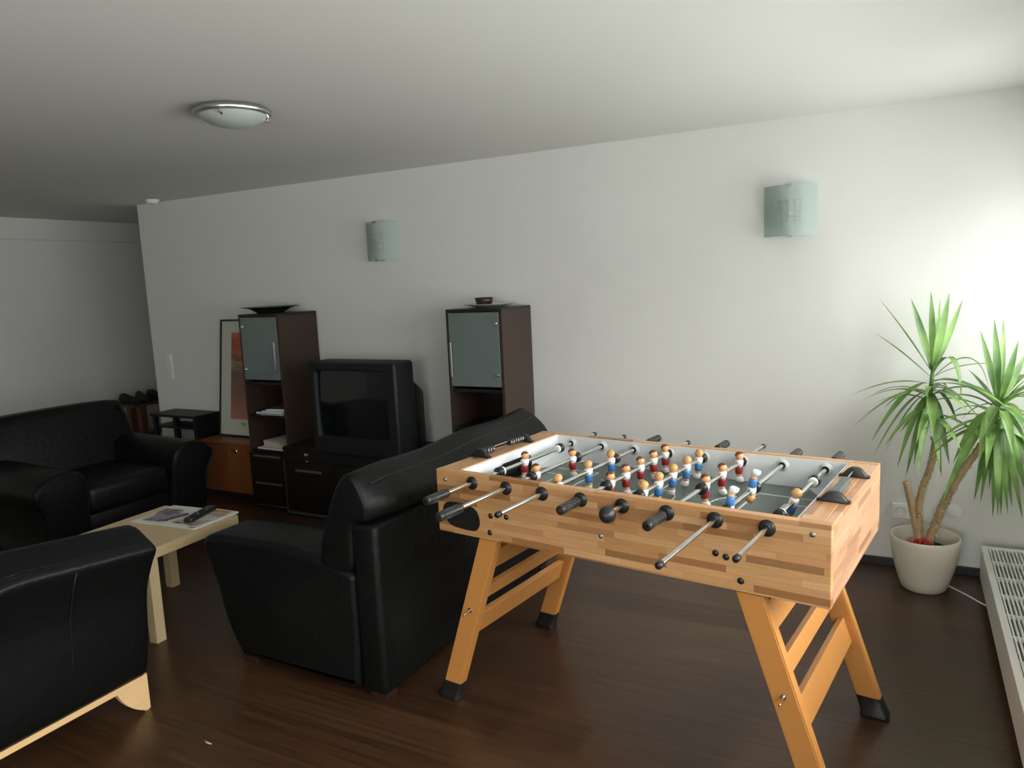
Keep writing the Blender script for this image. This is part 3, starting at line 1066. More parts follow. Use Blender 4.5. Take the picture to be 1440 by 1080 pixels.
def magazine(name, label, x, y, rz, z, w, d, t, m_print, extra=None, bar=False):
    o = thing(name, label, 'magazine', (x, y, z), rz, 'magazines on the coffee table', local=True)
    bm = B(); bx(bm, -w / 2, w / 2, -d / 2, d / 2, 0, t, .0008, 1); obj('pages', bm, M_paper, o)
    bm = B(); bx(bm, -w / 2 + .012, w / 2 - .022, -d / 2 + .035, d / 2 - .055, t - .0002, t + .0006); obj('cover_picture', bm, m_print, o)
    if extra:
        bm = B(); bx(bm, -w / 2 + .02, w / 2 - .03, d / 2 - .05, d / 2 - .012, t - .0002, t + .0006); obj('title_band', bm, extra, o)
    if bar:
        bm = B(); bx(bm, w / 2 - .05, w / 2 - .012, -d / 2 + .012, -d / 2 + .02, t - .0002, t + .0006); obj('barcode', bm, M_black, o)
    return o
magazine('magazine', 'thin magazine with lilac picture lying left on the birch table, under the pen', -3.412, 2.480, .10, .4502, .22, .285, .004, M_c1)
magazine('magazine', 'thicker white-edged magazine under the black remote control on the birch table', -3.180, 2.497, .02, .4502, .225, .288, .009, M_c2, M_ochre, True)
# remote control
rc = thing('remote_control', 'long black remote control lying on the white-edged magazine', 'remote control', (-3.205, 2.515, .4600), .32, local=True)
bm = B(); prism(bm, [(p[0], p[1]) for p in round_rect(.052, .235, .018, 5)], 0, .022, 'z', .005, 2); obj('body', bm, M_black, rc, angle=40)
for r_ in range(7):
    for c_ in range(3):
        bm = B(); x, y = (c_ - 1) * .014, -.085 + r_ * .021
        bx(bm, x - .0045, x + .0045, y - .0055, y + .0055, .0215, .0238, .001, 1)
        obj('button', bm, M_blackm if (r_ + c_) % 4 else M_alu, rc)
pn = thing('pen', 'slim black ballpoint pen lying across the two magazines', 'pen', (-3.302, 2.440, .4600), -.21 + PI / 2, local=True)
bm = B(); lathe(bm, [(0, -.07), (.0015, -.068), (.0042, -.05), (.0045, .02), (.0045, .068), (0, .069)], seg=12)
bm.transform(Matrix.Translation((0, 0, .0047)) @ Matrix.Rotation(PI / 2, 4, 'Y')); obj('barrel', bm, M_black, pn, angle=40)
bm = B(); bx(bm, .02, .068, -.0015, .0015, .009, .0105); obj('clip', bm, M_alu, pn)

# ================================================================= TALL DISPLAY CABINETS
def tall_cabinet(label, x0, hinge_left):
    w, d, H = .390, .400, 1.4335
    x1, yb, yf = x0 + w, WALL_Y - .016, WALL_Y - .016 - d + .012
    o = thing('display_cabinet', label, 'cabinet', (x0 + w / 2, (yb + yf) / 2, 0), 0, 'tall display cabinets')
    t = .018
    bm = B(); bx(bm, x0, x0 + t, yf, yb, 0, H - t); obj('side_panel', bm, M_wenge, o)
    bm = B(); bx(bm, x1 - t, x1, yf, yb, 0, H - t); obj('side_panel', bm, M_wenge, o)
    bm = B(); bx(bm, x0, x1, yf, yb, H - t, H, .001); obj('top_panel', bm, M_wenge_d, o)
    bm = B(); bx(bm, x0 + t, x1 - t, yb - .006, yb, .0, H - t); obj('back_panel', bm, M_wenge_d, o)
    shelves = (.944, .700, .440)
    for z in shelves:
        bm = B(); bx(bm, x0 + t, x1 - t, yf + .004, yb - .006, z - .018, z); obj('shelf', bm, M_wenge_d, o)
    bm = B(); bx(bm, x0 + t, x1 - t, yf + .03, yb - .006, 0, .03); obj('plinth', bm, M_wenge_d, o)
    bm = B(); bx(bm, x0 + .004, x1 - .004, yf - .006, yf + .02, .012, .024, .001); obj('bottom_strip', bm, M_alu, o)
    # frosted glass door
    bm = B(); bx(bm, x0 + t + .002, x1 - t - .002, yf - .005, yf, .962, H - t - .004, .001)
    door = obj('glass_door', bm, M_frost, o, label='frosted greenish glass door')
    hx = x0 + t + .022 if hinge_left else x1 - t - .022
    for z in (1.035, 1.345):
        bm = B(); lathe(bm, [(0, .008), (.010, .007), (.013, .003), (.013, 0), (0, 0)], seg=18)
        bm.transform(Matrix.Translation((hx, yf - .005, z)) @ Matrix.Rotation(PI / 2, 4, 'X'))
        obj('hinge', bm, M_chrome, door, angle=40)
    gx = x1 - t - .020 if hinge_left else x0 + t + .018
    bm = B(); bx(bm, gx - .007, gx + .007, yf - .028, yf - .018, 1.02, 1.235, .002)
    for z in (1.04, 1.215):
        cyl(bm, (gx, yf - .018, z), (gx, yf - .005, z), .004, seg=10)
    obj('door_handle', bm, M_steel, door)
    # two drawers
    for (z0, z1) in ((.03, .213), (.217, .418)):
        bm = B(); bx(bm, x0 + .003, x1 - .003, yf - .018, yf, z0, z1, .0015); dr = obj('drawer', bm, M_wenge_d, o)
        bm = B(); bx(bm, x0 + .055, x1 - .075, yf - .034, yf - .0175, z1 - .028, z1 - .014, .003); obj('drawer_handle', bm, M_alu, dr)
    return o, yf


tall_cabinet('dark brown tall cabinet with frosted glass door, left of the television', -4.291, True)
tall_cabinet('dark brown tall cabinet with frosted glass door, right of the television', -2.503, False)
CT = 1.4338
# bowls and plate on the cabinets
M_dkcer = mat('black_glazed_ceramic', (0.014, 0.015, 0.016, 1), .22)
M_brcer = mat('dark_brown_ceramic', (0.035, 0.014, 0.010, 1), .3)
bm = B()
lathe(bm, [(0, .004), (.085, .004), (.09, 0), (.095, 0), (.098, .006), (.150, .034), (.205, .044), (.213, .047), (.205, .049), (.148, .040), (.09, .013), (0, .010)], (-4.152, 4.045, CT), 48)
tag(obj('wide_bowl', bm, M_dkcer), 'wide shallow black bowl on the left tall cabinet', 'bowl')
bm = B()
lathe(bm, [(0, 0), (.075, 0), (.08, .003), (.12, .012), (.160, .021), (.163, .024), (.158, .024), (.11, .016), (.07, .007), (0, .006)], (-2.296, 4.05, CT), 48)
tag(obj('glass_plate', bm, mat('grey_glass_plate', (0.40, 0.40, 0.37, 1), .12, spec=.7)), 'flat grey plate on the right tall cabinet, under the brown bowl', 'plate')
bm = B()
lathe(bm, [(0, 0), (.044, 0), (.047, .003), (.053, .03), (.059, .054), (.056, .054), (.048, .02), (.043, .008), (0, .007)], (-2.335, 4.05, CT + .0075), 36)
tag(obj('small_bowl', bm, M_brcer), 'small dark brown bowl standing on the grey plate', 'bowl')

# printed matter in the left cabinet
def flat_item(name, label, cat, x, y, z, rz, w, d, t, m, pages=None, group='papers in the left cabinet'):
    o = thing(name, label, cat, (x, y, z), rz, group, local=True)
    bm = B(); bx(bm, -w / 2, w / 2, -d / 2, d / 2, 0, t, .0008, 1); obj('cover', bm, m, o)
    if pages:
        bm = B(); bx(bm, -w / 2 + .003, w / 2 + .0006, -d / 2 - .0006, d / 2 - .003, t * .15, t * .85); obj('pages', bm, pages, o)
    return o
M_bluec = mat('pale_blue_cover', lin(150, 160, 175), .4)
M_greyc = mat('grey_cover', lin(96, 94, 100), .4)
M_cream = mat('cream_paper', lin(196, 190, 170), .6)
flat_item('magazine', 'pale blue magazine lowest on the upper open shelf of left cabinet', 'magazine', -4.055, 4.00, .7003, .05, .215, .27, .013, M_bluec)
flat_item('magazine', 'white magazine lying on the pale blue one in the left cabinet', 'magazine', -4.05, 4.00, .7136, -.05, .205, .26, .015, M_paper)
flat_item('notebook', 'grey notebook lying askew on top of the shelf pile in left cabinet', 'notebook', -4.045, 3.99, .7290, .22, .17, .22, .017, M_greyc, M_paper)
flat_item('pocket_book', 'small dark booklet beside the magazines on the left cabinet shelf', 'booklet', -4.215, 3.97, .7003, .3, .075, .15, .018, M_blackm, M_paper)
flat_item('brochure', 'flat white brochure lowest on the lower open shelf of left cabinet', 'brochure', -4.10, 3.985, .4403, -.06, .27, .22, .010, M_paper)
cat_ = thing('catalogue', 'thick cream catalogue lying bent on the lower open shelf of left cabinet', 'catalogue', (-4.078, 4.0, .4506), -.12, local=True)
bm = B()
n = 14
top, bot = [], []
for k in range(n + 1):
    x = -.10 + .22 * k / n
    zt = .052 - .018 * (k / n) + .006 * math.sin(k / n * PI * 1.5)
    top.append((x - .0, zt)); bot.append((x + .006, .004 + .0 * k))
prof = bot + top[::-1]
prism(bm, [(p[0], max(0.0, p[1])) for p in prof], -.115, .115, 'y')
obj('pages', bm, M_cream, cat_, angle=30)

# ================================================================= TV BENCH, TELEVISION, KEYS
BX0, BX1, BYF, BYB, BH = -3.897, -2.508, 3.795, 4.245, .497
tb = thing('tv_bench', 'low black-brown television bench between the two tall cabinets', 'tv bench', ((BX0 + BX1) / 2, 4.02, 0))
bm = B(); bx(bm, BX0, BX1, BYF - .004, BYB, BH - .028, BH, .0015); obj('top_panel', bm, M_wenge_d, tb)
bm = B(); bx(bm, BX0, BX1, BYF + .016, BYB, .03, BH - .028); obj('carcass', bm, M_wenge_d, tb)
bm = B(); bx(bm, BX0 + .02, BX1 - .02, BYF + .04, BYB, 0, .03); obj('plinth', bm, M_wenge_d, tb)
bm = B(); bx(bm, BX0, BX1, BYF - .006, BYF + .016, .010, .026, .001); obj('bottom_strip', bm, M_alu, tb)
bm = B(); bx(bm, BX0 - .002, BX0 + .003, BYF - .004, BYF + .016, .026, .395); obj('edge_strip', bm, M_alu, tb)
for k in range(3):
    wd = (BX1 - BX0 - .006) / 3
    a = BX0 + .005 + wd * k
    bm = B(); bx(bm, a + .002, a + wd - .002, BYF, BYF + .016, .03, BH - .105, .0015); dr = obj('drawer', bm, M_wenge_d, tb)
    bm = B(); bx(bm, a + .11, a + .345, BYF - .016, BYF + .001, .325, .341, .003); obj('drawer_handle', bm, M_alu, dr)
bm = B(); bx(bm, BX0 + .002, BX1 - .002, BYF, BYF + .016, BH - .100, BH - .031, .0015); obj('lock_rail', bm, M_wenge_d, tb)
kx, kz = -3.655, .455
ky = thing('key', 'small silver key with hanging tag in the television bench lock', 'key', (kx, BYF, kz))
bm = B(); cyl(bm, (kx, BYF, kz), (kx, BYF - .022, kz), .0032, seg=10)
lathe(bm, [(.007, -.0015), (.012, -.0015), (.012, .0015), (.007, .0015), (.007, -.0015)], (0, 0, 0), 18, M=Matrix.Translation((kx, BYF - .032, kz + .004)) @ Matrix.Rotation(PI / 2, 4, 'Y') )
bx(bm, kx - .022, kx + .022, BYF - .026, BYF - .022, kz + .006, kz + .012, .001)
obj('key_blade', bm, M_chrome, ky)
bm = B(); bx(bm, kx - .004, kx + .004, BYF - .030, BYF - .027, kz - .022, kz - .002, .001); obj('key_blade_spare', bm, M_chrome, ky)
bm = B(); lathe(bm, [(0, .002), (.007, .002), (.007, -.002), (0, -.002)], seg=14, M=Matrix.Translation((kx + .003, BYF - .028, kz - .045)) @ Matrix.Rotation(PI / 2, 4, 'X')); obj('key_tag', bm, M_chrome, ky)

TX0, TX1, TZ0, TZ1, TYF = -3.555, -2.832, BH + .0005, 1.112, 3.745
tv = thing('television', 'bulky black tube television on the low bench', 'television', ((TX0 + TX1) / 2, 3.95, BH))
# front bezel with a recessed opening
SX0, SX1, SZ0, SZ1 = TX0 + .055, TX1 - .075, TZ0 + .105, TZ1 - .055
def ring_loft(bm, rings, close_first=False, close_last=False):
    vs = [[bm.verts.new(p) for p in r_] for r_ in rings]
    n = len(vs[0])
    for a, b in zip(vs, vs[1:]):
        for k in range(n):
            bm.faces.new((a[k], a[(k + 1) % n], b[(k + 1) % n], b[k]))
    if close_first: bm.faces.new(vs[0])
    if close_last: bm.faces.new(vs[-1])
def rr(x0, x1, z0, z1, r_, y, n=4):
    return [((x0 + x1) / 2 + p[0], y, (z0 + z1) / 2 + p[1]) for p in round_rect(x1 - x0, z1 - z0, r_, n)]
bm = B()
ring_loft(bm, [rr(SX0 + .006, SX1 - .006, SZ0 + .006, SZ1 - .006, .02, TYF + .03), rr(SX0, SX1, SZ0, SZ1, .02, TYF + .004), rr(SX0 - .004, SX1 + .004, SZ0 - .004, SZ1 + .004, .022, TYF),
               rr(TX0 + .012, TX1 - .012, TZ0 + .004, TZ1 - .008, .016, TYF), rr(TX0, TX1, TZ0, TZ1, .02, TYF + .014), rr(TX0, TX1, TZ0, TZ1, .02, TYF + .19)])
obj('front_bezel', bm, M_blackm, tv, angle=35)
bm = B()
NX, NZ = 18, 14
grid = []
for i in range(NX + 1):
    rowv = []
    for j in range(NZ + 1):
        a, b = i / NX * 2 - 1, j / NZ * 2 - 1
        rowv.append(bm.verts.new((SX0 + (SX1 - SX0) * i / NX, TYF + .012 + .022 * (a * a + b * b) * .5, SZ0 + (SZ1 - SZ0) * j / NZ)))
    grid.append(rowv)
for i in range(NX):
    for j in range(NZ):
        bm.faces.new((grid[i][j], grid[i + 1][j], grid[i + 1][j + 1], grid[i][j + 1]))
obj('screen', bm, M_screen, tv, smooth=True)
bm = B()
ring_loft(bm, [rr(TX0, TX1, TZ0, TZ1, .02, TYF + .19), rr(TX0 + .004, TX1 - .004, TZ0, TZ1 - .004, .02, TYF + .2), rr(TX0 + .03, TX1 - .03, TZ0, TZ1 - .12, .04, TYF + .23),
               rr(TX0 + .05, TX1 - .02, TZ0, TZ1 - .14, .05, TYF + .25), rr(TX0 + .07, TX1 - .045, TZ0, TZ1 - .20, .05, TYF + .36), rr(TX0 + .08, TX1 - .055, TZ0 + .02, TZ1 - .24, .05, TYF + .375)], False, True)
obj('rear_shell', bm, M_blackm, tv, angle=35)
bm = B(); bx(bm, TX1 - .25, TX1 - .12, TYF - .002, TYF + .002, TZ0 + .035, TZ0 + .06, .001); obj('control_flap', bm, M_black, tv)

# ================================================================= CHERRY CABINET, BLACK RACK, PICTURE
OX0, OX1, OYF, OYB, OH = -4.945, -4.297, 3.945, 4.248, .450
oc = thing('cherry_cabinet', 'low reddish cherry cabinet left of the tall cabinet, carrying the picture', 'cabinet', ((OX0 + OX1) / 2, 4.1, 0))
bm = B(); bx(bm, OX0 - .004, OX1, OYF - .012, OYB, OH - .022, OH, .002); obj('top_panel', bm, M_cherry, oc)
bm = B(); bx(bm, OX0, OX1, OYF + .018, OYB, .045, OH - .022); obj('carcass', bm, M_cherry, oc)
bm = B(); bx(bm, OX0 + .01, OX1 - .01, OYF + .03, OYB, 0, .045); obj('plinth', bm, M_darkfoot, oc)
om = (OX0 + OX1) / 2
for (a, b, kx_) in ((OX0 + .003, om - .0015, OX0 + .05), (om + .0015, OX1 - .003, om + .05)):
    bm = B(); bx(bm, a, b, OYF, OYF + .018, .05, OH - .026, .002); dr = obj('door', bm, M_cherry, oc)
    bm = B(); lathe(bm, [(0, .022), (.010, .021), (.014, .016), (.011, .010), (.006, .006), (.007, 0), (0, 0)], seg=16)
    bm.transform(Matrix.Translation((kx_ + .04, OYF, OH - .065)) @ Matrix.Rotation(PI / 2, 4, 'X')); obj('knob', bm, M_chrome, dr, angle=40)
    bm = B(); bx(bm, kx_ - .03, kx_ + .02, OYF - .004, OYF, OH - .07, OH - .06, .001); obj('handle_plate', bm, M_alu, dr)

br = thing('side_rack', 'black open rack standing by the end of the white wall, left of the picture', 'rack', (-5.31, 4.13, 0))
RX0, RX1, RY0, RY1, RH = -5.575, -5.045, 4.005, 4.245, .622
bm = B(); bx(bm, RX0 - .01, RX1 + .008, RY0 - .012, RY1, RH - .022, RH, .002); obj('top_panel', bm, M_black_rack, br)
bm = B(); bx(bm, RX1 - .03, RX1, RY0, RY1, 0, RH - .022); obj('side_panel', bm, M_black_rack, br)
for (x, y) in ((RX0, RY0), (RX0, RY1 - .035), (RX0 + .23, RY0 + .02)):
    bm = B(); bx(bm, x, x + .035, y, y + .035, 0, RH - .022, .002); obj('leg', bm, M_black_rack, br)
bm = B(); bx(bm, RX0 + .235, RX1 - .03, RY1 - .016, RY1 - .004, .02, RH - .022); obj('back_panel', bm, M_black_rack, br)
bm = B(); bx(bm, RX0, RX1 - .03, RY0 + .005, RY1 - .016, .505, .52, .001); obj('shelf', bm, M_black_rack, br)
bm = B(); bx(bm, RX0 + .035, RX1 - .03, RY0 + .01, RY1 - .016, .06, .078, .001); obj('shelf', bm, M_black_rack, br)

# framed print, leaning against the wall
PW, PH = .56, .938
tilt = math.asin((4.247 - 4.125) / PH)
pc = thing('framed_print', 'tall framed orange print leaning on the wall atop the cherry cabinet', 'picture', (-4.632, 4.118, OH + .0008), 0, local=True)
pc.rotation_euler = (-tilt, 0, 0)
bm = B()
f_ = .014
bx(bm, -PW / 2, PW / 2, -.008, .012, 0, f_, .001); bx(bm, -PW / 2, PW / 2, -.008, .012, PH - f_, PH, .001)
bx(bm, -PW / 2, -PW / 2 + f_, -.008, .012, f_, PH - f_, .001); bx(bm, PW / 2 - f_, PW / 2, -.008, .012, f_, PH - f_, .001)
obj('frame', bm, M_black, pc)
bm = B(); bx(bm, -PW / 2 + f_, PW / 2 - f_, 0, .008, f_, PH - f_); obj('mount', bm, mat('pale_mount', lin(206, 208, 196), .5), pc)
m = bpy.data.materials.new('orange_abstract_print'); m.use_nodes = True
nt = m.node_tree; p = nt.nodes['Principled BSDF']; p.inputs['Roughness'].default_value = .5
tc = nt.nodes.new('ShaderNodeTexCoord'); sp = nt.nodes.new('ShaderNodeSeparateXYZ'); nt.links.new(tc.outputs['Object'], sp.inputs[0])
no = nt.nodes.new('ShaderNodeTexNoise'); no.inputs['Scale'].default_value = 6; no.inputs['Detail'].default_value = 5
mp = nt.nodes.new('ShaderNodeMapping'); mp.inputs['Scale'].default_value = (1, 1, 3.5)
nt.links.new(tc.outputs['Object'], mp.inputs[0]); nt.links.new(mp.outputs[0], no.inputs['Vector'])
a1 = nt.nodes.new('ShaderNodeMath'); a1.operation = 'MULTIPLY_ADD'; a1.inputs[1].default_value = .22
nt.links.new(no.outputs['Fac'], a1.inputs[0]); nt.links.new(sp.outputs[2], a1.inputs[2])
rp = nt.nodes.new('ShaderNodeValToRGB'); els = rp.color_ramp.elements
mr = nt.nodes.new('ShaderNodeMapRange'); mr.inputs[1].default_value = .24; mr.inputs[2].default_value = .96
nt.links.new(a1.outputs[0], mr.inputs[0]); nt.links.new(mr.outputs[0], rp.inputs[0])
els[0].color = lin(186, 128, 98); els[1].color = lin(212, 124, 90)
for pos, c in ((.25, lin(150, 100, 86)), (.42, lin(132, 96, 84)), (.55, lin(112, 96, 96)), (.63, lin(180, 140, 104)), (.70, lin(92, 74, 66)), (.74, lin(190, 108, 76)), (.86, lin(172, 84, 58))):
    els.new(pos).color = c
nt.links.new(rp.outputs[0], p.inputs['Base Color'])
bm = B(); bx(bm, -PW / 2 + .125, PW / 2 - .125, -.0012, .001, .140, PH - .105); obj('print', bm, m, pc)
cu = bpy.data.curves.new('lettering', 'FONT'); cu.body = 'TA'; cu.size = .040; cu.extrude = .0004
ob = bpy.data.objects.new('lettering_tmp', cu); COL.objects.link(ob)
me = bpy.data.meshes.new_from_object(ob.evaluated_get(bpy.context.evaluated_depsgraph_get())); bpy.data.objects.remove(ob)
me.materials.clear(); me.materials.append(mat('dark_lettering', lin(70, 66, 62), .5))
lt = place(me, 'lettering', pc, (-.035, -.001, .088), (PI / 2, 0, 0))

# ================================================================= things in the hall beyond the wall's end
hs = thing('wooden_stand', 'brown wooden stand in the dark hall beyond the wall', 'stand', (-6.8, 4.85, 0))
M_brown = board_wood('brown_wood', 2, 1, 2, .4, [lin(104, 68, 42), lin(112, 74, 46)], .45, .2, 0, grain_scale=(4, 60))
for x in (-6.96, -6.80):
    for y in (4.78, 5.30):
        bm = B(); bx(bm, x - .03, x + .03, y - .035, y + .035, 0, .50, .003); obj('leg', bm, M_brown, hs)
bm = B(); bx(bm, -7.0, -6.76, 4.66, 5.38, .50, .525, .003); obj('top_panel', bm, M_brown, hs)
bm = B(); bx(bm, -6.98, -6.78, 4.74, 5.34, .20, .218, .002); obj('shelf', bm, M_brown, hs)
def shoe(label, x, y, rz, z):
    o = thing('shoe', label, 'shoe', (x, y, z), rz, 'dark shoes on the wooden stand', local=True)
    bm = B()
    rows = [(-.13, .03, .085), (-.10, .036, .10), (-.05, .036, .095), (0, .038, .075), (.05, .042, .055), (.10, .040, .045), (.135, .024, .03)]
    rings = []
    for (xx, w_, h_) in rows:
        rings.append([bm.verts.new((xx, w_ * math.cos(a), .012 + h_ * max(0, math.sin(a)))) for a in [PI * k / 8 for k in range(9)]])
    for a, b in zip(rings, rings[1:]):
        for k in range(8):
            bm.faces.new((a[k], a[k + 1], b[k + 1], b[k]))
        bm.faces.new((a[8], a[0], b[0], b[8]))
    bm.faces.new(rings[0]); bm.faces.new(rings[-1])
    obj('upper', bm, M_blackm, o, smooth=True)
    bm = B(); prism(bm, [(-.135, -.03), (-.10, -.038), (.05, -.044), (.12, -.034), (.14, 0), (.12, .034), (.05, .044), (-.10, .038), (-.135, .03)], 0, .014, 'z', .002, 1)
    obj('sole', bm, M_black, o)
shoe('dark shoe on the hall stand, nearest the loveseat', -6.88, 4.73, .15, .5255)
shoe('dark shoe in the middle of the hall stand top', -6.88, 4.87, -.2, .5255)
shoe('dark shoe on the hall stand, nearest the white wall end', -6.87, 5.02, .1, .5255)

# ================================================================= WALL AND CEILING FITTINGS
def milky(name, col, share):
    m = mat(name, col, .3, spec=.5)
    nt = m.node_tree
    tl = nt.nodes.new('ShaderNodeBsdfTranslucent'); tl.inputs['Color'].default_value = col
    mx = nt.nodes.new('ShaderNodeMixShader'); mx.inputs[0].default_value = share
    nt.links.new(nt.nodes['Principled BSDF'].outputs[0], mx.inputs[1]); nt.links.new(tl.outputs[0], mx.inputs[2])
    nt.links.new(mx.outputs[0], nt.nodes['Material Output'].inputs['Surface'])
    return m
M_lampglass = milky('frosted_lamp_glass', (0.70, 0.78, 0.755, 1), .6)
M_lampsq = mat('clear_square_in_lamp_glass', (0.38, 0.45, 0.43, 1), .2)
def wall_lamp(label, xc, zc):
    W_, H_, dp = .268, .262, .078
    o = thing('wall_lamp', label, 'wall lamp', (xc, WALL_Y, zc), 0, 'curved glass wall lamps', local=True)
    n = 20
    def surf(t, off=0.0):   # t -1..1
        return Vector((t * W_ / 2, -.012 - dp * (1 - t * t) - off, 0))
    bm = B()
    rows = []
    for k in range(n + 1):
        t = k / n * 2 - 1
        a, b = surf(t), surf(t, .004)
        rows.append([bm.verts.new(Vector((q.x, q.y, z))) for q in (a, b) for z in (-H_ / 2, H_ / 2)])
    for r0, r1 in zip(rows, rows[1:]):
        bm.faces.new((r0[2], r1[2], r1[3], r0[3])); bm.faces.new((r0[0], r0[1], r1[1], r1[0]))
        bm.faces.new((r0[1], r0[3], r1[3], r1[1])); bm.faces.new((r0[0], r1[0], r1[2], r0[2]))
    bm.faces.new((rows[0][0], rows[0][2], rows[0][3], rows[0][1])); bm.faces.new((rows[-1][0], rows[-1][1], rows[-1][3], rows[-1][2]))
    g = obj('glass_shade', bm, M_lampglass, o, angle=40, label='curved frosted glass shade')
    bm = B()
    for i in range(4):
        for j in range(4):
            xa = -.058 + i * .0305
            za = -.060 + j * .0305
            q = [Vector((x, surf(x / (W_ / 2), .0046).y, z)) for (x, z) in ((xa, za), (xa + .024, za), (xa + .024, za + .024), (xa, za + .024))]
            bm.faces.new([bm.verts.new(v) for v in q])
    obj('square_pattern', bm, M_lampsq, g, label='sixteen darker glass squares')
    bm = B(); bx(bm, -.05, .05, -.03, 0, -.09, .09, .003); obj('wall_plate', bm, M_white, o)
    bm = B(); cyl(bm, (0, -.03, 0), (0, -.055, 0), .02, seg=16); obj('lamp_holder', bm, M_white, o)
    for s in (-1, 1):
        bm = B()
        bx(bm, -.014, .014, -.012 - dp - .008, -.012 - dp + .004, s * H_ / 2 - .006, s * H_ / 2 + .004, .001)
        bx(bm, -.006, .006, -.012 - dp, 0, s * H_ / 2 + (.0 if s > 0 else -.004), s * H_ / 2 + (.004 if s > 0 else 0.0), .0005)
        obj('clip', bm, M_alu, o)
wall_lamp('curved frosted wall lamp with square grid, above the television', -3.243, 1.900)
wall_lamp('curved frosted wall lamp with square grid, above the foosball table', -.557, 1.892)

cl = thing('ceiling_lamp', 'round steel-rimmed ceiling lamp with frosted glass bowl', 'ceiling lamp', (-2.545, 2.365, CEIL), 0, local=True)
bm = B(); lathe(bm, [(.10, 0), (.148, -.004), (.158, -.012), (.161, -.020), (.157, -.028), (.140, -.032), (.133, -.030), (.10, -.02)], seg=56); obj('steel_rim', bm, M_steel, cl, angle=50)
bm = B(); lathe(bm, [(.138, -.030), (.134, -.036), (.118, -.050), (.085, -.067), (.045, -.077), (0, -.080)], seg=56); obj('glass_bowl', bm, mat('frosted_bowl_glass', (0.50, 0.56, 0.52, 1), .35, spec=.5), cl, angle=60)
for k in range(3):
    a = math.radians(178 + 120 * k)
    bm = B(); c_, s_ = math.cos(a), math.sin(a)
    tube(bm, [(.146 * c_, .146 * s_, -.028), (.146 * c_, .146 * s_, -.042), (.134 * c_, .134 * s_, -.044), (.126 * c_, .126 * s_, -.048)], .0045, 8)
    lathe(bm, [(0, -.048), (.006, -.046), (.006, -.036), (0, -.034)], (.143 * c_, .143 * s_, 0), 10)
    obj('clip', bm, M_chrome, cl, angle=40)

sd = thing('smoke_detector', 'small white smoke detector on the ceiling by the wall corner', 'smoke detector', (-5.44, 4.13, CEIL), 0, local=True)
bm = B(); lathe(bm, [(0, -.034), (.03, -.034), (.045, -.028), (.052, -.012), (.055, 0)], seg=32); obj('housing', bm, M_white, sd, angle=40)
bm = B(); lathe(bm, [(.0, -.0365), (.008, -.036), (.009, -.033), (0, -.033)], seg=12); obj('test_button', bm, M_alu, sd, angle=40)

sw = thing('light_switch', 'white three-part light switch near the left end of the wall', 'light switch', (-5.622, WALL_Y, .982), 0, local=True)
bm = B(); bx(bm, -.0405, .0405, -.009, 0, -.111, .111, .003); obj('frame', bm, M_white, sw)
for k in (-1, 0, 1):
    bm = B(); bx(bm, -.031, .031, -.013, -.008, k * .071 - .031, k * .071 + .031, .002); obj('rocker', bm, M_white, sw)

def socket(name, label, cat, xc, zc, n):
    o = thing(name, label, cat, (xc, WALL_Y, zc), 0, None, local=True)
    w_ = .0405 + .0355 * (n - 1)
    bm = B(); bx(bm, -w_, w_, -.010, 0, -.0405, .0405, .003); obj('cover_frame', bm, M_white, o)
    for k in range(n):
        x = (k - (n - 1) / 2) * .071
        bm = B(); lathe(bm, [(0, -.006), (.0185, -.006), (.0195, .012), (.026, .0125), (.027, .009)], seg=32)
        bm.transform(Matrix.Translation((x, 0, 0)) @ Matrix.Rotation(PI / 2, 4, 'X')); ins = obj('socket_insert', bm, mat('socket_white', (0.70, 0.70, 0.67, 1), .4), o, angle=40)
        bm = B()
        for s in (-1, 1):
            cyl(bm, (x + s * .0095, .004, 0), (x + s * .0095, .0055, 0), .003, seg=10)
            bx(bm, x - .003, x + .003, -.004, .0055, s * .0185 - .003, s * .0185 + .003)
        bm.transform(Matrix.Translation((0, -.001, 0)))
        obj('contacts', bm, M_alu, ins)
    return o
socket('wall_socket', 'white double wall socket behind the yucca pot', 'socket', .036, .307, 2)
bl = bm = B(); lathe(bm, [(0, .004), (.030, .004), (.034, .002), (.034, 0), (0, 0)], seg=32)
bm.transform(Matrix.Translation((.238, WALL_Y, .331)) @ Matrix.Rotation(PI / 2, 4, 'X'))
tag(obj('blank_cover', bm, M_white, angle=40), 'round white blank cover on the wall right of the double socket', 'cover plate')

# ================================================================= RADIATOR (floor convector under the windows)
QX0, QX1, QY0, QY1, QZ0, QZ1 = .348, .712, 1.35, 4.10, .062, .2205
rd = thing('radiator', 'long low white convector radiator with slotted top under the window', 'radiator', ((QX0 + QX1) / 2, 2.7, 0))
bm = B()
bx(bm, QX0, QX0 + .014, QY0, QY1, QZ0, QZ1 - .012, .002)
bx(bm, QX1 - .014, QX1, QY0, QY1, QZ0, QZ1 - .012, .002)
bx(bm, QX0 + .014, QX1 - .014, QY0, QY0 + .012, QZ0, QZ1 - .012); bx(bm, QX0 + .014, QX1 - .014, QY1 - .012, QY1, QZ0, QZ1 - .012)
bx(bm, QX0 + .014, QX1 - .014, QY0 + .012, QY1 - .012, QZ0, QZ0 + .006)
obj('casing', bm, M_offw, rd)
bm = B()
bx(bm, QX0 - .001, QX0 + .026, QY0 - .001, QY1 + .001, QZ1 - .012, QZ1, .002); bx(bm, QX1 - .026, QX1 + .001, QY0 - .001, QY1 + .001, QZ1 - .012, QZ1, .002)
bx(bm, QX0 + .026, QX1 - .026, QY0 - .001, QY0 + .024, QZ1 - .012, QZ1, .002); bx(bm, QX0 + .026, QX1 - .026, QY1 - .024, QY1 + .001, QZ1 - .012, QZ1, .002)
obj('top_frame', bm, M_offw, rd)
bm = B()
n = 21
